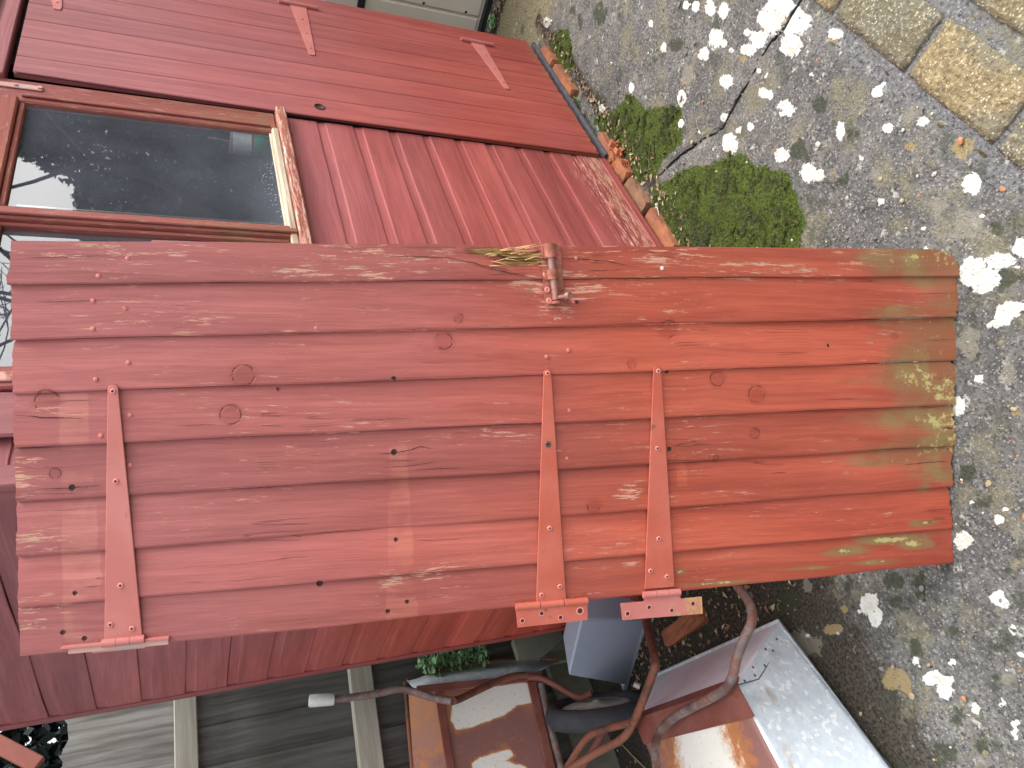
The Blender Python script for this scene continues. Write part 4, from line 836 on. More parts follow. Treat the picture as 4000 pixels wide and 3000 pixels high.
bricks = [(.62, .17, 'orange brick under the shed wall, nearest to the leaning door', 0), (.85, .20, 'worn orange brick second along the shed wall from the leaning door', 0), (1.055, .16, 'brown brick under the shed wall between two orange ones', 1), (1.285, .27, 'long dull orange brick beside the terracotta shards', 0), (1.83, .22, 'orange brick under the shut door next to the pale weeds', 0), (2.035, .13, 'short orange brick under the hinge side of the shut door', 0)]
for i, (x, ln_, lb, br_) in enumerate(bricks):
    o = lump('brick', (x, .014+random.uniform(-.004, .004), -.001), (ln_, .10, .062), M['brick_brown' if br_ else 'terracotta'], random.gauss(0, .012), .0010, i, (0, 0)); tag(o, lb, 'brick', 'bricks under the shed front')
A_, B_ = onz(2590, 2500, .03), onz(2730, 2400, .03); o = lump('brick', tuple(.5*(A_+B_)*np.array([1, 1, 0])), (np.linalg.norm(B_-A_), .055, .062), M['terracotta'], math.atan2(B_[1]-A_[1], B_[0]-A_[0]), .0012, 31); tag(o, 'orange brown edging brick beside the grey plastic tub', 'brick', 'bricks beside the shed')
for i, (a1, b1, s_, lb) in enumerate(((2395, 580, (.05, .032, .03), 'small jagged terracotta shard at the top of the pile by the moss'), (2405, 612, (.07, .045, .04), 'largest terracotta shard beside the moss'), (2400, 645, (.045, .04, .03), 'flat terracotta shard lying against the brick'), (2440, 650, (.045, .02, .022), 'thin upright terracotta sliver nearest the moss'), (2420, 695, (.04, .028, .024), 'lowest terracotta shard in the pile'))):
    p = onz(a1, b1, .02); o = lump('terracotta_shard', (p[0], p[1], .014), tuple(.8*q_ for q_ in s_), M['terracotta_b'], random.uniform(0, 3), .006, 50+i, (random.uniform(-.5, .5), random.uniform(-.5, .5))); tag(o, lb, 'shard', 'terracotta shards by the brick')

# ------------------------------------------------------------------ moss, weeds, pebbles, litter
def blade_field(name, pts, mats, h0, h1, w, lean=.5, kinds=None):
    n = len(pts); V = np.zeros((n*3, 3)); ang = rng.random(n)*6.283; ln = rng.normal(0, lean, (n, 2)); hh = rng.uniform(h0, h1, n)
    ux, uy = np.cos(ang)*w/2, np.sin(ang)*w/2
    V[0::3] = np.column_stack([pts[:, 0]-ux, pts[:, 1]-uy, pts[:, 2]]); V[1::3] = np.column_stack([pts[:, 0]+ux, pts[:, 1]+uy, pts[:, 2]])
    V[2::3] = np.column_stack([pts[:, 0]+ln[:, 0]*hh, pts[:, 1]+ln[:, 1]*hh, pts[:, 2]+hh])
    me = bpy.data.meshes.new(name); me.from_pydata([], [], []); me.vertices.add(3*n); me.vertices.foreach_set('co', V.astype(np.float32).ravel())
    me.loops.add(3*n); me.loops.foreach_set('vertex_index', np.arange(3*n, dtype=np.int32)); me.polygons.add(n); me.polygons.foreach_set('loop_start', np.arange(0, 3*n, 3, dtype=np.int32)); me.polygons.foreach_set('loop_total', np.full(n, 3, np.int32))
    me.update(calc_edges=True); o = link(name, me, mats)
    if kinds is not None: me.polygons.foreach_set('material_index', kinds.astype(np.int32))
    return o
mlab = ['bright green moss cushion beside the terracotta shards', 'large green moss mat in front of the shed beside the leaning door', 'small dark moss cushion beyond the shut door corner']
for i, pl in enumerate(mossp):
    poly = np.array([G2(*q_) for q_ in pl]); lo, hi = poly.min(0)-.03, poly.max(0)+.03; N = int(150000*np.prod(hi-lo)/ .35); Pm = lo+rng.random((N, 2))*(hi-lo)
    sd_ = inpoly_sd(Pm, poly)+.085*(vnoise(Pm, 20, 21)-.5)+.05*(vnoise(Pm, 70, 22)-.5); dens = vnoise(Pm, 45, 23)*.6+vnoise(Pm, 110, 24)*.4; keep = (sd_ > 0) & (dens > .38+.42*np.exp(-sd_/.060)); Pm = Pm[keep]; sd_ = sd_[keep]; dn = dens[keep]
    z = .001+np.clip(sd_/.07, 0, 1)*(.002+.006*dn)
    o = blade_field('moss', np.column_stack([Pm, z]), [M['moss'], M['moss_dark']], .002, .0055, .0030, 1.1, (dn+rng.normal(0, .10, len(dn)) < .51+.12*np.exp(-sd_/.06)+.16*(vnoise(Pm, 11, 61) > .55))); tag(o, mlab[i], 'moss', kind='stuff')
def leaf_cluster(mb, c, n, rad, hgt, size, seed, mi=0, stem=True):
    r = random.Random(seed)
    for k in range(n):
        an = r.random()*6.28; rr = rad*math.sqrt(r.random()); z = c[2]+hgt*(.3+.7*r.random())*(1-.5*rr/max(rad, 1e-4)); x, y = c[0]+rr*math.cos(an), c[1]+rr*math.sin(an); s_ = size*r.uniform(.6, 1.2)
        d1 = Vector((math.cos(an+r.gauss(0, .8)), math.sin(an+r.gauss(0, .8)), r.uniform(-.3, .5))).normalized(); s2 = d1.cross(Vector((r.gauss(0, .3), r.gauss(0, .3), 1))).normalized(); up = s2.cross(d1)
        p = Vector((x, y, z)); V = [p-d1*s_*.5, p-d1*s_*.2+s2*s_*.38+up*s_*.08, p+d1*s_*.25+s2*s_*.30+up*s_*.05, p+d1*s_*.55, p+d1*s_*.25-s2*s_*.30+up*s_*.05, p-d1*s_*.2-s2*s_*.38+up*s_*.08]
        mb.add(V, [(0, 1, 2, 3), (0, 3, 4, 5)], mi)
        if stem: mb.tube([(c[0]+(x-c[0])*.3, c[1]+(y-c[1])*.3, c[2]-.005), (x, y, z)], s_*.05, 4, 1, False, 1)
weeds = [(2225, 375, 46, .028, .035, .012, 'pale green rosette weed at the foot of the shut door'), (2255, 405, 34, .028, .03, .011, 'leafy weed growing between the bricks and the moss'), (2205, 345, 18, .018, .025, .011, 'smaller weed against the bricks below the shut door'), (2125, 205, 16, .015, .02, .008, 'tiny weed on the last brick below the shed door hinge'), (1937, 85, 26, .03, .05, .028, 'blue green seedling at the foot of the cream shed')]
for i, (a1, b1, n, rad, hg, sz, lb) in enumerate(weeds):
    p = onz(a1, b1); mb = MB(); leaf_cluster(mb, (0, 0, 0.002), n, rad, hg, sz, 70+i); o = mb.build('weed', [M['weed' if i < 4 else 'leaf'], M['weed']], None, False); o.location = (p[0], p[1], 0); tag(o, lb, 'weed', 'weeds along the shed foot')
# leafy plant in the gap between shed and fence
pl_ = empty('leafy_plant', (.02, 1.47, 0)); tag(pl_, 'green leafy plant growing in the gap behind the shed, in front of the fence', 'plant')
cl_ = [ony(x_, y_, 1.47) for x_, y_ in ((1665, 2570), (1660, 2600), (1700, 2565), (1700, 2600), (1730, 2560), (1740, 2590), (1770, 2560), (1780, 2585), (1800, 2550), (1830, 2565), (1850, 2555), (1870, 2570), (1880, 2550), (1690, 2620))]
mb = MB(); mb.tube([(.0, .0, 0), (.02, .02, .3), (cl_[9][0]-.02, .03, cl_[9][2]), (cl_[0][0]-.02, .02, cl_[0][2])], [.006, .005, .003, .001], 6, 0, False, 3); mb.build('stem', M['leaf'], pl_)
mb = MB(); r = random.Random(5)
for k, q_ in enumerate(cl_): leaf_cluster(mb, (q_[0]-.02, r.uniform(-.03, .01), q_[2]-.03), 24, .040, .07, .027, 300+k, 0, False)
mb.build('foliage', M['leaf'], pl_, False)
# pebbles
def pebbles(name, spots, mats, sizes, kinds):
    mb = MB(); r = random.Random(3)
    ico = [(0, 0, 1), (.894, 0, .447), (.276, .851, .447), (-.724, .526, .447), (-.724, -.526, .447), (.276, -.851, .447), (.724, .526, -.447), (-.276, .851, -.447), (-.894, 0, -.447), (-.276, -.851, -.447), (.724, -.526, -.447), (0, 0, -1)]
    fc = [(0,1,2),(0,2,3),(0,3,4),(0,4,5),(0,5,1),(1,6,2),(2,7,3),(3,8,4),(4,9,5),(5,10,1),(6,7,2),(7,8,3),(8,9,4),(9,10,5),(10,6,1),(11,7,6),(11,8,7),(11,9,8),(11,10,9),(11,6,10)]
    for (x, y, z), s_, k in zip(spots, sizes, kinds):
        sx, sy, sz = s_*r.uniform(.7, 1.3), s_*r.uniform(.6, 1.1), s_*r.uniform(.35, .7); a_ = r.random()*6.28; c_, q_ = math.cos(a_), math.sin(a_)
        V = [((vx*sx*c_-vy*sy*q_)*r.uniform(.85, 1.15)+x, (vx*sx*q_+vy*sy*c_)*r.uniform(.85, 1.15)+y, vz*sz+z+sz*.4) for vx, vy, vz in ico]; mb.add(V, fc, k, False)
    return mb.build(name, mats, None, False)
N = 3600; sp = np.column_stack([rng.uniform(-.9, 2.7, N), rng.uniform(-.78, 1.6, N)]); out = ~((sp[:, 0] > .0) & (sp[:, 1] > -.02)); sp = sp[out]; N = len(sp)
kd = rng.choice([0, 1, 2, 3], N, p=[.11, .08, .64, .17]); sz = rng.gamma(2.0, .0012, N)+.0012; sz[kd == 2] *= .9; sz = np.minimum(sz, .0085)
o = pebbles('pebbles', [(x, y, .0) for x, y in sp], [M['peb_w'], M['peb_o'], M['peb_g'], M['peb_y']], sz, kd); tag(o, 'loose white, orange and grey chips scattered over the concrete', 'pebbles', kind='stuff')
# litter of dead leaves, twigs and crumbs
mb = MB(); r = random.Random(12)
zones = [(lambda: (r.uniform(.0, 2.25), r.gauss(-.075, .025)), 420), (lambda: (r.uniform(-.30, -.02), r.uniform(.0, 1.3)), 520), (lambda: (r.gauss(2.73, .03), r.uniform(-.3, .7)), 260)]
for fn, n in zones:
    for k in range(n):
        x, y = fn(); s_ = r.uniform(.003, .013)*(1.5 if x > 2.4 else 1); an = r.random()*6.28; d1 = Vector((math.cos(an), math.sin(an), r.uniform(-.2, .3))); s2 = Vector((-math.sin(an), math.cos(an), r.uniform(-.3, .3))); p = Vector((x, y, .004+r.random()*.008)); cu = Vector((0, 0, s_*.3))
        mb.add([p-d1*s_, p+s2*s_*.5+cu, p+d1*s_, p-s2*s_*.5+cu], [(0, 1, 2), (0, 2, 3)], 0 if r.random() < .72 else 1)
for k in range(90):
    x, y = (r.uniform(-.5, -.05), r.uniform(.0, 1.2)) if k % 2 else (r.uniform(.1, 2.3), r.gauss(-.09, .03)); an = r.random()*6.28; L_ = r.uniform(.01, .05)
    mb.tube([(x, y, .006), (x+L_*.5*math.cos(an), y+L_*.5*math.sin(an), .010), (x+L_*math.cos(an+.4), y+L_*math.sin(an+.4), .006)], .0007, 4, 1, False, 1)
o = mb.build('leaf_litter', [M['dead'], M['straw']], None, False); tag(o, 'dead leaf crumbs and dry stalks lying along the shed foot and fence corner', 'litter', kind='stuff')
tw = [onz(2565, 800, .012), onz(2572, 830, .016), onz(2578, 870, .015), onz(2573, 908, .012)]; mb = MB(); mb.tube([tuple(q_) for q_ in tw], .0016, 6); mb.lathe([(0, .006), (.004, .004), (.0055, 0), (.004, -.004), (0, -.006)], tuple(tw[0]), (0, 0, 1), 10); o = mb.build('twig', M['peb_w']); tag(o, 'bleached curved twig lying on the big moss mat', 'twig')

# ------------------------------------------------------------------ cream plastic shed beyond the door
cs = tag(empty('storage_shed', (2.845, -.55, 0)), 'cream plastic storage shed beyond the hinge side of the red door', 'shed')
mb = MB(); ys = []
y = -.0
mb.bx(.012, 1.2, 0.002, 2.6, .03, 1.95)
k = 0; y = 0.
while y < 2.6:
    mb.bx(0.0, .0115, y+.006, y+.142, .045, 1.95, 0, .005); y += .148
mb.build('wall_panel', M['cream'], cs)
mb = MB(); mb.bx(-.012, 1.22, -.012, 2.62, 1.952, 2.05, 0, .02); mb.build('roof', M['cream'], cs)
mb = MB(); mb.bx(-.010, 1.2, -.006, 2.6, .0, .029, 0, .004); mb.build('base', M['black_iron'], cs)
hp = onx(1412, 12, 2.835); mb = MB(); mb.box((-.006, hp[1]+.55, hp[2]), (.012, .5, .035), 0, None, .003); mb.tube([(-.013, hp[1]+.55, hp[2]), (-.018, hp[1]+.55, hp[2])], .008, 10); mb.build('strap', M['black_iron'], cs)
mb = MB()
for (a1, b1) in ((1655, 12), (1820, 47)): mb = MB(); q_ = onx(a1, b1, 2.845); mb.lathe([(0, .003), (.005, .002), (.007, 0)], (-.0005, q_[1]+.55, q_[2]), (-1, 0, 0), 10); mb.build('rivet', M['black_iron'], cs)

# ------------------------------------------------------------------ fence behind
FY = 1.56
fence = tag(empty('timber_fence', (-1.8, FY, 0)), 'dark weathered closeboard fence with pale rails, behind the shed and barrows', 'fence')
mb = MB(); rn = []; r = random.Random(8); x = 0.
while x < 4.6:
    w = r.uniform(.115, .135); h_ = 1.80+r.uniform(-.02, .03); a0, a1 = x, x+w-.004; rv = r.random(); V = []; nseg = 8
    tops = [r.uniform(-.018, .018) for _ in range(nseg+1)]
    for i in range(nseg+1):
        f = i/nseg; xx = a0+(a1-a0+.012)*f; th = .004+.012*f
        V += [(xx, -th-.001*(1), .03), (xx, -th, h_+tops[i]), (xx, .004, .03), (xx, .004, h_+tops[i])]
    Fc = []
    for i in range(nseg): b = i*4; Fc += [(b, b+4, b+5, b+1), (b+2, b+3, b+7, b+6), (b+1, b+5, b+7, b+3), (b, b+2, b+6, b+4)]
    Fc += [(0, 1, 3, 2), (nseg*4, nseg*4+2, nseg*4+3, nseg*4+1)]; mb.add(V, Fc); rn += [rv]*len(V); x += w
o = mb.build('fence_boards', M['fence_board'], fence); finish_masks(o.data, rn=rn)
for (pa, pb, hh) in (((722, 2740), (728, 3000), .070), ((1375, 2615), (1418, 3000), .082)):
    A_, B_ = ony(*pa, FY-.055), ony(*pb, FY-.055); sl_ = (A_[2]-B_[2])/(A_[0]-B_[0]); zc = .5*(A_[2]+B_[2]); xm = .5*(A_[0]+B_[0])
    mb = MB(); rt = Matrix.Rotation(-math.atan(sl_), 3, 'Y'); mb.box((.3+1.8-1.2+.6, -.038, zc+sl_*(.3-.0-xm)), (4.2, .042, hh), 0, rt, .003); o = mb.build('fence_rail', M['fence_rail'], fence); finish_masks(o.data, rn=[.75]*len(o.data.vertices)); print('rail', zc, sl_, xm)
mb = MB(); mb.bx(.0, 4.4, -.05, -.020, .0, .16, 0, .004); mb.build('gravel_board', M['offcut'], fence)
A_ = [ony(*q_, 1.30) for q_ in ((2005, 2498), (2190, 2466), (2200, 2500), (2118, 2566), (2028, 2572))]
mb = MB(); mb.add([tuple(q_) for q_ in A_]+[(q_[0], q_[1]+.03, q_[2]) for q_ in A_], [(0, 1, 2, 3, 4), (9, 8, 7, 6, 5)]+[(i, 5+i, 5+(i+1) % 5, (i+1) % 5) for i in range(5)])
zlow = min(q_[2] for q_ in A_); mb.bx(A_[1][0]-.05, A_[1][0]+.06, 1.335, 1.36, 0, A_[0][2]-.02, 0, .002)
o = mb.build('board_offcut', M['offcut']); tag(o, 'green grey board offcut standing behind the shed beside the grey tub', 'board')
# neighbour's dark hedge beyond the fence and a red plank lying over its top
mb = MB(); A_ = [ony(-40, 2890, 1.50), ony(125, 2975, 1.50)]; dv = A_[1]-A_[0]; L_ = np.linalg.norm(dv)*1.0
c_ = .5*(A_[0]+A_[1]); q_ = Vector(dv).to_track_quat('X', 'Z').to_matrix(); mb.box(tuple(c_), (L_+.05, .03, .045), 0, q_, .003); M['plank_red'] = plain('orange_red_plank', (.34, .10, .07), (.28, .09, .07), 9, .7, .001); o = mb.build('red_plank', M['plank_red']); tag(o, 'short red plank resting slantwise over the fence top beside the shed', 'plank')

# ------------------------------------------------------------------ grey plastic tub beside the shed
ZT = .36
T1, T2, T3 = onz(2272, 2422, ZT), onz(2221, 2641, ZT), onz(2197, 2484, ZT); B1, B2 = onz(2530, 2418, 0.), onz(2452, 2680, 0.)
vb = (T3-T2); T0 = T1+vb; e1 = (B2-B1); vB = vb*1.15
B0, B3 = B1+vB, B2+vB
shift = np.array([0., 0, 0]); mx_ = max(T0[0], T3[0], B0[0], B3[0], T1[0], B1[0]); print('tub maxx', mx_)
tub = tag(empty('storage_tub', tuple(.25*(B0+B1+B2+B3))), 'slate grey plastic tub turned upside down beside the shed wall', 'tub')
def Lc(p): return tuple(np.array(p)-.25*(B0+B1+B2+B3))
mb = MB(); import bmesh
V = [Lc(p) for p in (B1, B2, B3, B0, T1, T2, T3, T0)]; mb.add(V, [(0, 1, 5, 4), (1, 2, 6, 5), (2, 3, 7, 6), (3, 0, 4, 7), (4, 5, 6, 7)]); o = mb.build('tub_body', M['grey_plastic'], tub)
md = o.modifiers.new('b', 'BEVEL'); md.width = .008; md.segments = 3
mb = MB(); cen = .25*(B0+B1+B2+B3); lo = [cen+(p-cen)*1.10 for p in (B1, B2, B3, B0)]; hi_ = [p+np.array([0, 0, .022]) for p in lo]; V = [Lc(p) for p in lo+hi_]; mb.add(V, [(0, 1, 5, 4), (1, 2, 6, 5), (2, 3, 7, 6), (3, 0, 4, 7), (4, 5, 6, 7), (3, 2, 1, 0)]); o = mb.build('tub_rim', M['grey_plastic'], tub)
md = o.modifiers.new('b', 'BEVEL'); md.width = .005; md.segments = 2

# ------------------------------------------------------------------ barrow lying upside down (galvanised tray)
ZB, ZR = .29, .03
b0, b1_ = onz(2484, 2811, ZB), onz(2876, 2679, ZB); b2 = onz(3044, 3000, ZB); b2 = b1_+(b2-b1_)*1.9; b3 = b0+(b2-b1_)
r0, r1 = onz(2556, 2643, ZR), onz(3040, 2428, ZR); r2 = onz(3480, 3000, ZR); r2 = r1+(r2-r1)*1.35; r3 = r0+(r2-r1)*.9
O1 = .25*(r0+r1+r2+r3)*np.array([1, 1, 0]); print('barrow', b0, b1_, b2, r0, r1, r2)
wb = tag(empty('wheelbarrow', tuple(O1)), 'galvanised wheelbarrow turned upside down beside the leaning door, its rusty base upwards', 'wheelbarrow', 'wheelbarrows by the fence')
def W1(p): return tuple(np.array(p, float)-O1)
def quadgrid(mb, a, b, c, d, n=24, m_=16, mi=0):
    V = []
    for i in range(n+1):
        for j in range(m_+1): f, g_ = i/n, j/m_; V.append((np.array(a)*(1-f)+np.array(b)*f)*(1-g_)+(np.array(d)*(1-f)+np.array(c)*f)*g_)
    mb.add(V, [(i*(m_+1)+j, (i+1)*(m_+1)+j, (i+1)*(m_+1)+j+1, i*(m_+1)+j+1) for i in range(n) for j in range(m_)], mi, True)
mb = MB(); dz = np.array([0, 0, -.0015])
for (a1, a2, a3, a4) in ((b0, b1_, r1, r0), (b1_, b2, r2, r1), (b2, b3, r3, r2), (b3, b0, r0, r3)): quadgrid(mb, W1(a1), W1(a2), W1(a3), W1(a4))
M['galv_lit'] = plain('lit_galvanised_sheet', (.80, .80, .90), (.90, .90, .97), 18, .35, .0004); tray = mb.build('tray_sides', [M['galv'], M['galv_lit']], wb)  # brighter copy of the galvanised sheet, sky light painted into its colour
for i_ in range(24*16): tray.data.polygons[i_].material_index = 1
tray.modifiers.new('s', 'SOLIDIFY').thickness = .0015
Va = np.array([q_.co for q_ in tray.data.vertices])+O1; m1 = np.zeros((len(Va), 3)); nb_ = np.cross(b2-b1_, r1-b1_); nb_ /= np.linalg.norm(nb_)
sA, sB = hit(2990, 2690, b1_, nb_), hit(3180, 3000, b1_, nb_); sC, sD = hit(3060, 2920, b1_, nb_), hit(3110, 3060, b1_, nb_)
def seg3(P_, a, b): ab = b-a; tt = np.clip(((P_-a)@ab)/(ab@ab), 0, 1); return np.linalg.norm(P_-(a+tt[:, None]*ab), axis=1)
m1[:, 0] = np.clip(1-seg3(Va, sA, sA+(sB-sA)*2)/.020, 0, 1)*1.0; m1[:, 0] = np.maximum(m1[:, 0], np.clip(1-seg3(Va, sC, sD)/.03, 0, 1)*.8); m1[:, 0] = np.maximum(m1[:, 0], np.clip(1-seg3(Va, b1_, b2)/.02, 0, 1)*.5); finish_masks(tray.data, m1)
mb = MB(); up = np.array([0, 0, .002]); quadgrid(mb, W1(b0+up), W1(b1_+up), W1(b2+up), W1(b3+up), 30, 30)
o = mb.build('tray_base', M['rusty_white'], wb); o.modifiers.new('s', 'SOLIDIFY').thickness = .0015
Va = np.array([q_.co for q_ in o.data.vertices])+O1; m1 = np.zeros((len(Va), 3)); cc = onz(2760, 2960, ZB); f = (Va-cc)@((b1_-b0)/np.linalg.norm(b1_-b0)); g_ = (Va-cc)@((b2-b1_)/np.linalg.norm(b2-b1_)); m1[:, 0] = np.clip(np.hypot(f/.17, g_/.24), 0, 1.2)*.58+.10; finish_masks(o.data, m1)
mb = MB()
mb.tube([W1(r0), W1(r1), W1(r2), W1(r3), W1(r0)], .0075, 10, 0, False, 1); mb.build('tray_rim', M['galv'], wb)
# lapped corner sheet with rivet holes
C1, C2, C3 = hit(2960, 2655, b1_, nb_), hit(3063, 2497, b1_, nb_), r1; of = nb_*(.0032 if np.dot(nb_, CAM-b1_) > 0 else -.0032)
mb = MB(); Pq = [b1_, C1, C2, C3]; mb.add([W1(p+of) for p in Pq]+[W1(p) for p in Pq], [(0, 1, 2, 3)]+[(i, 4+i, 4+(i+1) % 4, (i+1) % 4) for i in range(4)]); mb.tube([W1(b1_+of), W1(C1+of), W1(C2+of)], .0014, 6, 1, False, 1); mb.build('corner_lap', [M['galv'], M['felt']], wb)
mb = MB()
for (a1, b1q) in ((2990, 2536), (3019, 2543), (2941, 2607), (2987, 2600), (2948, 2639), (2908, 2660), (3033, 2497)): p = hit(a1, b1q, b1_+of, nb_); mb = MB(); mb.lathe([(0, .0008), (.003, .0006), (.0038, 0)], W1(p+of*.25), tuple(of), 10); mb.build('rivet', M['screw_dark'], wb)
# bent red oxide cross plate over the fold
al = (b1_-b0)/np.linalg.norm(b1_-b0); sd1 = (r0-b0)/np.linalg.norm(r0-b0); sd2 = (b3-b0)/np.linalg.norm(b3-b0); u1 = np.array([0, 0, .005]); ns = np.cross(al, sd1); ns /= np.linalg.norm(ns); ns = ns if ns[2] > 0 else -ns
E0, E1 = b0-al*.004, b1_+al*.012; s_a = [E0+sd1*.040+ns*.005, E1+sd1*.050+ns*.005]; bb = [E0+sd2*.07+u1, E1+sd2*.075+u1]
mb = MB(); V = [s_a[0], s_a[1], E1+u1+ns*.002, E0+u1+ns*.002, bb[1], bb[0]]; mb.add([W1(p) for p in V], [(0, 1, 2, 3), (3, 2, 4, 5)]); o = mb.build('cross_plate', M['plate_rust'], wb); o.modifiers.new('s', 'SOLIDIFY').thickness = .003
# frame tubes
def Z3(a1, b1q, z): return W1(onz(a1, b1q, z))
mb = MB(); mb.tube([Z3(2845, 2170, .12), Z3(2868, 2270, .17), Z3(2925, 2350, .22), Z3(2938, 2420, .27), Z3(2905, 2500, .30), Z3(2878, 2570, .315), Z3(2862, 2640, .318), Z3(2835, 2690, .316), Z3(2780, 2725, .316), Z3(2700, 2765, .318), Z3(2630, 2805, .322), Z3(2580, 2855, .335), Z3(2560, 2920, .37), Z3(2566, 3000, .40), Z3(2585, 3080, .42)], .0116, 14, 0, True, 4)
mb.build('frame_tube', M['tube_worn'], wb)
mb = MB(); mb.tube([Z3(2470, 2200, .13), Z3(2500, 2330, .18), Z3(2525, 2440, .23), Z3(2556, 2560, .29), Z3(2556, 2610, .31), Z3(2525, 2700, .315), Z3(2480, 2810, .32), Z3(2430, 2885, .335), Z3(2330, 2940, .37), Z3(2235, 3000, .42), Z3(2170, 3060, .45)], .0118, 14, 0, True, 4)
mb.build('frame_tube', M['tube_rust'], wb)
mb = MB(); mb.tube([Z3(2465, 2822, .33), Z3(2380, 2845, .34), Z3(2310, 2870, .36), Z3(2265, 2920, .38), Z3(2215, 3000, .41)], .011, 12, 0, True, 3); mb.build('leg_brace', M['tube_rust'], wb)
mb = MB(); p = onz(2500, 2682, .30); mb.tube([W1(p), W1(p+np.array([.012, .006, .012]))], .008, 8, 0, True, 1); mb.build('clamp_nut', M['hub'], wb)
# wheel axle end of that barrow is outside the photo: nose wheel past the tray
wd = (b2-b1_)/np.linalg.norm(b2-b1_); wc = .5*(b2+b3)+wd*.26+np.array([0, 0, .05]); wx = al
mb = MB(); mb.lathe([(.13, -.02), (.155, -.034), (.175, -.026), (.182, 0), (.175, .026), (.155, .034), (.13, .02), (.13, -.02)], W1(wc), tuple(wx), 36); wh = mb.build('wheel', M['rubber'], wb)
mb = MB(); mb.lathe([(.02, -.05), (.025, -.05), (.03, -.015), (.129, -.012), (.129, .012), (.03, .015), (.025, .05), (.02, .05)], W1(wc), tuple(wx), 30); mb.build('rim', M['hub'], wh)
mb = MB()
for s_, (pa) in ((-1, b3), (1, b2)): mb.tube([W1(pa+np.array([0, 0, .02])-wd*.1), W1(pa+np.array([0, 0, .03])), W1(wc+wx*.055*s_)], .013, 10, 0, True, 2)
mb.build('wheel_fork', M['tube_rust'], wb)

# ------------------------------------------------------------------ barrow stood on its nose against the fence
nB = np.array([0., -1., .12]); nB /= np.linalg.norm(nB); pB = np.array([0, 1.30, .2])
def U(a1, b1q, off=0.): return hit(a1, b1q, pB+nB*off, nB)
O2 = np.array([-.30, 1.30, 0.]); w2 = tag(empty('wheelbarrow', tuple(O2)), 'rusty wheelbarrow stood on its wheel against the fence, white grip upwards', 'wheelbarrow', 'wheelbarrows by the fence')
def W2(p): return tuple(np.array(p, float)-O2)
# base corners in photo: top right, bottom right ; width extends left out of frame
tr_, br_ = U(1733, 2690), U(2110, 2650); left = np.cross(nB, (br_-tr_)/np.linalg.norm(br_-tr_)); 
left = left if left[0] < 0 else -left
c_top = U(1745, 3000); dlt = (c_top-tr_)/np.linalg.norm(c_top-tr_); WW = .50
tl_, bl_ = tr_+dlt*WW, br_+dlt*WW*.86+np.array([0, 0, .0])
back = -nB*.26
RT = U(1585, 2655)+back*.55; RTl = U(1607, 3000)+back*.55; RTl = RT+(RTl-RT)/np.linalg.norm(RTl-RT)*(WW+.10)
RB = br_+back+np.array([.06, 0, -.10]); RBl = bl_+back+np.array([-.05, 0, -.10])
RT = RT+back*.3; RTl = RTl+back*.3
mb = MB()
for (a1, a2, a3, a4) in ((tr_, br_, RB, RT), (br_, bl_, RBl, RB), (bl_, tl_, RTl, RBl), (tl_, tr_, RT, RTl)): quadgrid(mb, W2(a1), W2(a2), W2(a3), W2(a4), 16, 8)
# right side is bare grey sheet bowed outward, others rusty
o = mb.build('tray_sides', [M['rusty_white']], w2); o.modifiers.new('s', 'SOLIDIFY').thickness = .0015
Va = np.array([q_.co for q_ in o.data.vertices]); finish_masks(o.data, np.column_stack([np.full(len(Va), .66), np.zeros(len(Va)), np.zeros(len(Va))]))
mb = MB(); quadgrid(mb, W2(tr_+nB*.002), W2(br_+nB*.002), W2(bl_+nB*.002), W2(tl_+nB*.002), 50, 50); o = mb.build('tray_base', M['rusty_white'], w2); o.modifiers.new('s', 'SOLIDIFY').thickness = .0015
Va = np.array([q_.co for q_ in o.data.vertices])+O2; m1 = np.full((len(Va), 3), .0); m1[:, 0] = .80
Pu = np.stack([(Va-tr_)@dlt, (Va-tr_)@((br_-tr_)/np.linalg.norm(br_-tr_))], 1)
def toP(a1, b1q): p = U(a1, b1q); return np.array([(p-tr_)@dlt, (p-tr_)@((br_-tr_)/np.linalg.norm(br_-tr_))])
def k7(x, y): return (1550+x/2.765, 2450+y/2.765)
for pl in (((650, 760), (820, 680), (1100, 620), (1420, 610), (1460, 810), (1300, 840), (1150, 960), (980, 1010), (800, 1080), (640, 1110), (590, 1000), (600, 850)), ((820, 1480), (900, 1410), (1220, 1330), (1260, 1380), (1120, 1460), (1350, 1500), (1440, 1560), (1440, 1800), (820, 1800))):
    s_ = inpoly_sd(Pu, [toP(*k7(*q_)) for q_ in pl]); m1[:, 0] = np.minimum(m1[:, 0], np.clip(.44-s_/.03, .02, .8))
finish_masks(o.data, m1)
mb = MB()  # bowed side flank
n = 20; A_ = [U(*k7(180, 650), -.02), U(*k7(430, 610), -.02), U(*k7(800, 585), -.02), U(*k7(1250, 540), -.02), U(*k7(1560, 460), -.02)]
Bq = [U(*k7(110, 575), -.10), U(*k7(430, 480), -.14), U(*k7(850, 400), -.15), U(*k7(1300, 350), -.14), U(*k7(1750, 355), -.10)]
mb.add([W2(p) for p in A_]+[W2(p) for p in Bq], [(i, i+1, 6+i, 5+i) for i in range(4)], 0, True); o = mb.build('tray_flank', M['galv'], w2); o.modifiers.new('s', 'SOLIDIFY').thickness = .003
mb = MB(); mb.tube([W2(p) for p in Bq], .0075, 8, 0, True, 4); mb.tube([W2(U(*k7(90, 590), -.08)), W2(U(*k7(120, 1000), -.08)), W2(U(*k7(165, 1521), -.08)), W2(U(*k7(200, 1900), -.08))], .007, 8, 0, True, 1); mb.build('tray_rim', M['tube_rust'], w2)
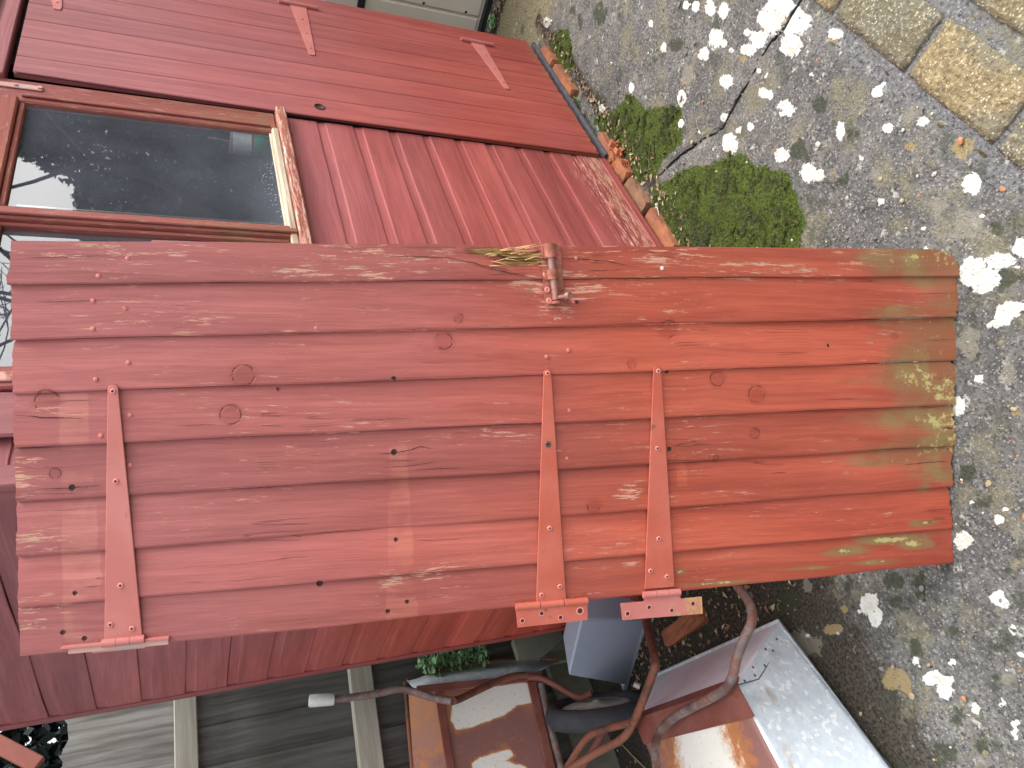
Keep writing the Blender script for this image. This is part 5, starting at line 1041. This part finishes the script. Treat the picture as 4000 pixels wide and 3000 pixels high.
mb = MB(); quadgrid(mb, W2(U(*k7(120, 640), -.075)), W2(U(*k7(470, 700), .0)), W2(U(*k7(640, 2300), .0)), W2(U(*k7(230, 2300), -.075)), 30, 20); o = mb.build('tray_back', M['rusty_white'], w2); Va = np.array([q_.co for q_ in o.data.vertices]); finish_masks(o.data, np.column_stack([np.full(len(Va), .70), np.zeros(len(Va)), np.zeros(len(Va))]))
# frame bars
def bar(pts, w, th, mat, nm='frame_bar', off=.012):
    mb = MB()
    for (p, q_) in zip(pts[:-1], pts[1:]):
        a1, b1q = Vector(W2(U(*k7(*p), off))), Vector(W2(U(*k7(*q_), off))); dd = b1q-a1; X1 = dd.normalized(); N1 = Vector(nB); Y1 = N1.cross(X1).normalized(); rt = Matrix((X1, Y1, N1)).transposed(); mb.box(tuple((a1+b1q)/2), (dd.length, w, th), 0, rt, .0015)
    return mb.build(nm, M[mat], w2)
bar([(450, 700), (580, 1521), (640, 1900)], .026, .012, 'plate_rust'); bar([(1455, 590), (1660, 1521), (1745, 1900)], .030, .012, 'plate_rust'); bar([(215, 680), (1100, 590), (1570, 520)], .026, .014, 'plate_rust')
mb = MB(); mb.tube([W2(U(*k7(1555, 610), .012)), W2(U(*k7(1640, 1000), .012)), W2(U(*k7(1775, 1521), .012)), W2(U(*k7(1870, 1900), .012))], .013, 12, 0, True, 3); mb.build('cross_tube', M['tube_worn'], w2)
mb = MB(); mb.tube([W2(U(*p, o_)) for p, o_ in (((1306, 2732), .03), ((1380, 2723), .03), ((1470, 2710), .03), ((1550, 2693), .035), ((1600, 2698), .06), ((1680, 2722), .12), ((1740, 2736), .16), ((1768, 2740), .175))], .0125, 12, 0, True, 4); mb.build('handle', M['tube_worn'], w2)
mb = MB(); mb.tube([W2(U(1206, 2738, .03)), W2(U(1212, 2738, .03)), W2(U(1300, 2732, .03)), W2(U(1307, 2732, .03))], [.016, .0205, .0195, .017], 14, 0, True, 1); mb.build('grip', M['white_grip'], w2)
mb = MB(); mb.tube([W2(U(1772, 2738, .172)), W2(U(1800, 2728, .15)), W2(U(1880, 2690, .09)), W2(U(1960, 2655, .04)), W2(U(2020, 2640, .016)), W2(U(2080, 2640, .016))], .0125, 12, 0, True, 4); mb.build('leg', M['tube_rust'], w2)
wc2 = U(2345, 2775, .10); wc2[2] = .185
mb = MB(); mb.tube([W2(U(2060, 2645, .02)), W2(U(2115, 2650, .025)), W2(U(2180, 2682, .04)), W2(U(2260, 2725, .07)), W2(wc2+np.array([.06, 0, 0]))], .0115, 12, 0, True, 4)
mb.tube([W2(bl_+nB*.02), W2(wc2+np.array([-.06, 0, 0]))], .0115, 12); mb.build('wheel_fork', M['plate_rust'], w2)
# tyre axis: across the barrow, seen almost edge on
axw = Vector(dlt)*-1; axw = Vector((axw.x, axw.y, 0)).normalized(); view = (Vector(wc2)-Vector(CAM)); view.z = 0; view.normalize(); side_ = Vector((view.y, -view.x, 0)); axw = (side_*.975+view*(-.20)).normalized()
mb = MB(); mb.lathe([(.125, -.018), (.145, -.034), (.168, -.033), (.181, -.016), (.183, 0), (.181, .016), (.168, .033), (.145, .034), (.125, .018), (.125, -.018)], W2(wc2), tuple(axw), 44); wh = mb.build('wheel', M['rubber'], w2)
mb = MB(); mb.lathe([(.0, -.036), (.012, -.036), (.015, -.030), (.10, -.026), (.124, -.019), (.124, .019), (.10, .026), (.015, .030), (.012, .036), (0, .036)], W2(wc2), tuple(axw), 32); mb.build('rim', M['hub'], wh)
mb = MB(); ln = [onz(2620, 2895, .02), onz(2430, 2880, .02)]; mb.tube([tuple(onz(2418, 2895, .006)), tuple(onz(2470, 2950, .006)), tuple(onz(2530, 3010, .006))], .003, 6, 0, True, 2); o = mb.build('cane', M['straw']); tag(o, 'thin dry cane lying on the ground between the two wheelbarrows', 'cane')

# ------------------------------------------------------------------ trees behind the viewer (they show in the window glass)
def evergreen(x, y, h_, rad, seed, lb):
    r = np.random.default_rng(seed); tr = tag(empty('evergreen_tree', (x, y, 0)), lb, 'tree', 'dark evergreens across the yard')
    mb = MB(); mb.tube([(0, 0, 0), (.05, 0, h_*.5), (0, 0, h_*.95)], [.12, .08, .02], 8); mb.build('trunk', M['bark'], tr)
    n = 8000; z = r.random(n)**.8*h_; rr = rad*(1-(z/h_)**3*.75)*np.sqrt(r.random(n)); rr *= .8+.4*vnoise(np.stack([z, r.random(n)*0+seed], 1), 2.3, seed); an = r.random(n)*6.283
    C_ = np.column_stack([rr*np.cos(an), rr*np.sin(an), z+.1]); d1 = r.normal(0, 1, (n, 3)); d1 /= np.linalg.norm(d1, axis=1)[:, None]; d2 = np.cross(d1, r.normal(0, 1, (n, 3))); d2 /= np.linalg.norm(d2, axis=1)[:, None]; s_ = r.uniform(.018, .055, n)[:, None]
    V = np.stack([C_-d1*s_, C_+d2*s_*.45, C_+d1*s_, C_-d2*s_*.45], 1).reshape(-1, 3); me = bpy.data.meshes.new('crown'); me.from_pydata([tuple(v_) for v_ in V], [], [(4*i, 4*i+1, 4*i+2, 4*i+3) for i in range(n)]); link('crown', me, M['ever'], tr)
ev = [(7.6, -3.2, 3.5, .9), (6.9, -3.4, 3.2, .9), (6.3, -3.3, 2.65, .85), (5.5, -3.5, 2.15, .85), (4.8, -3.4, 2.05, .8), (4.1, -3.6, 2.1, .8), (3.3, -3.5, 2.05, .8), (2.4, -3.6, 2.0, .8)]
for i, (x, y, h_, rd) in enumerate(ev): evergreen(x, y, h_, rd, 40+i, ['tallest', 'second', 'third', 'fourth', 'fifth', 'sixth', 'seventh', 'eighth'][i]+' dark evergreen in the row reflected in the window, counting from the shed')
def bare_tree(x, y, seed, lb, H=6.5):
    r = random.Random(seed); tr = tag(empty('bare_tree', (x, y, 0)), lb, 'tree', 'bare trees across the yard'); mt = MB(); mbr = MB()
    def grow(p, d_, L_, rad, lv):
        rad = max(rad, .0035); q_ = p+d_*L_; md_ = p+d_*L_*.5+Vector((r.gauss(0, 1), r.gauss(0, 1), r.gauss(0, 1)))*L_*.06; (mt if lv == 0 else mbr).tube([p, md_, q_], [rad, rad*.85, rad*.7], 6 if lv < 2 else 4, 0, False, 1)
        if lv >= 7: return
        for k in range(2 if lv < 2 else r.choice((2, 2, 3))):
            nd = (d_+Vector((r.gauss(0, .42), r.gauss(0, .42), r.gauss(.08, .3)))).normalized(); grow(q_, nd, L_*r.uniform(.68, .86), rad*.74, lv+1)
    grow(Vector((0, 0, 0)), Vector((r.gauss(0, .05), r.gauss(0, .05), 1)).normalized(), H*.24, .026, 0); mt.build('trunk', M['bark'], tr, False); mbr.build('branches', M['bark'], tr, False)
bare_tree(3.9, -2.5, 1, 'bare many branched tree in front of the lower evergreens, leafless against the pale sky', 4.6); bare_tree(3.2, -2.4, 2, 'leafless tree standing between the other two bare trees', 4.8); bare_tree(2.2, -2.6, 4, 'leafless tree furthest to the left in the window reflection', 4.6)
# dark hedge beyond the fence
n = 60000; hx = rng.uniform(-1.6, 2.2, n); hy = rng.uniform(2.2, 3.2, n); hz = rng.uniform(1.0, 3.3, n)+.15*vnoise(np.stack([hx, hy], 1), 4, 3)
C_ = np.column_stack([hx, hy, hz]); d1 = rng.normal(0, 1, (n, 3)); d1 /= np.linalg.norm(d1, axis=1)[:, None]; d2 = np.cross(d1, rng.normal(0, 1, (n, 3))); d2 /= np.linalg.norm(d2, axis=1)[:, None]; s_ = rng.uniform(.02, .05, n)[:, None]
V = np.stack([C_-d1*s_, C_+d2*s_*.5, C_+d1*s_, C_-d2*s_*.5], 1).reshape(-1, 3); me = bpy.data.meshes.new('hedge'); me.from_pydata([tuple(v_) for v_ in V], [], [(4*i, 4*i+1, 4*i+2, 4*i+3) for i in range(n)])
o = link('hedge', me, M['ever']); tag(o, 'dark evergreen hedge beyond the fence', 'hedge')
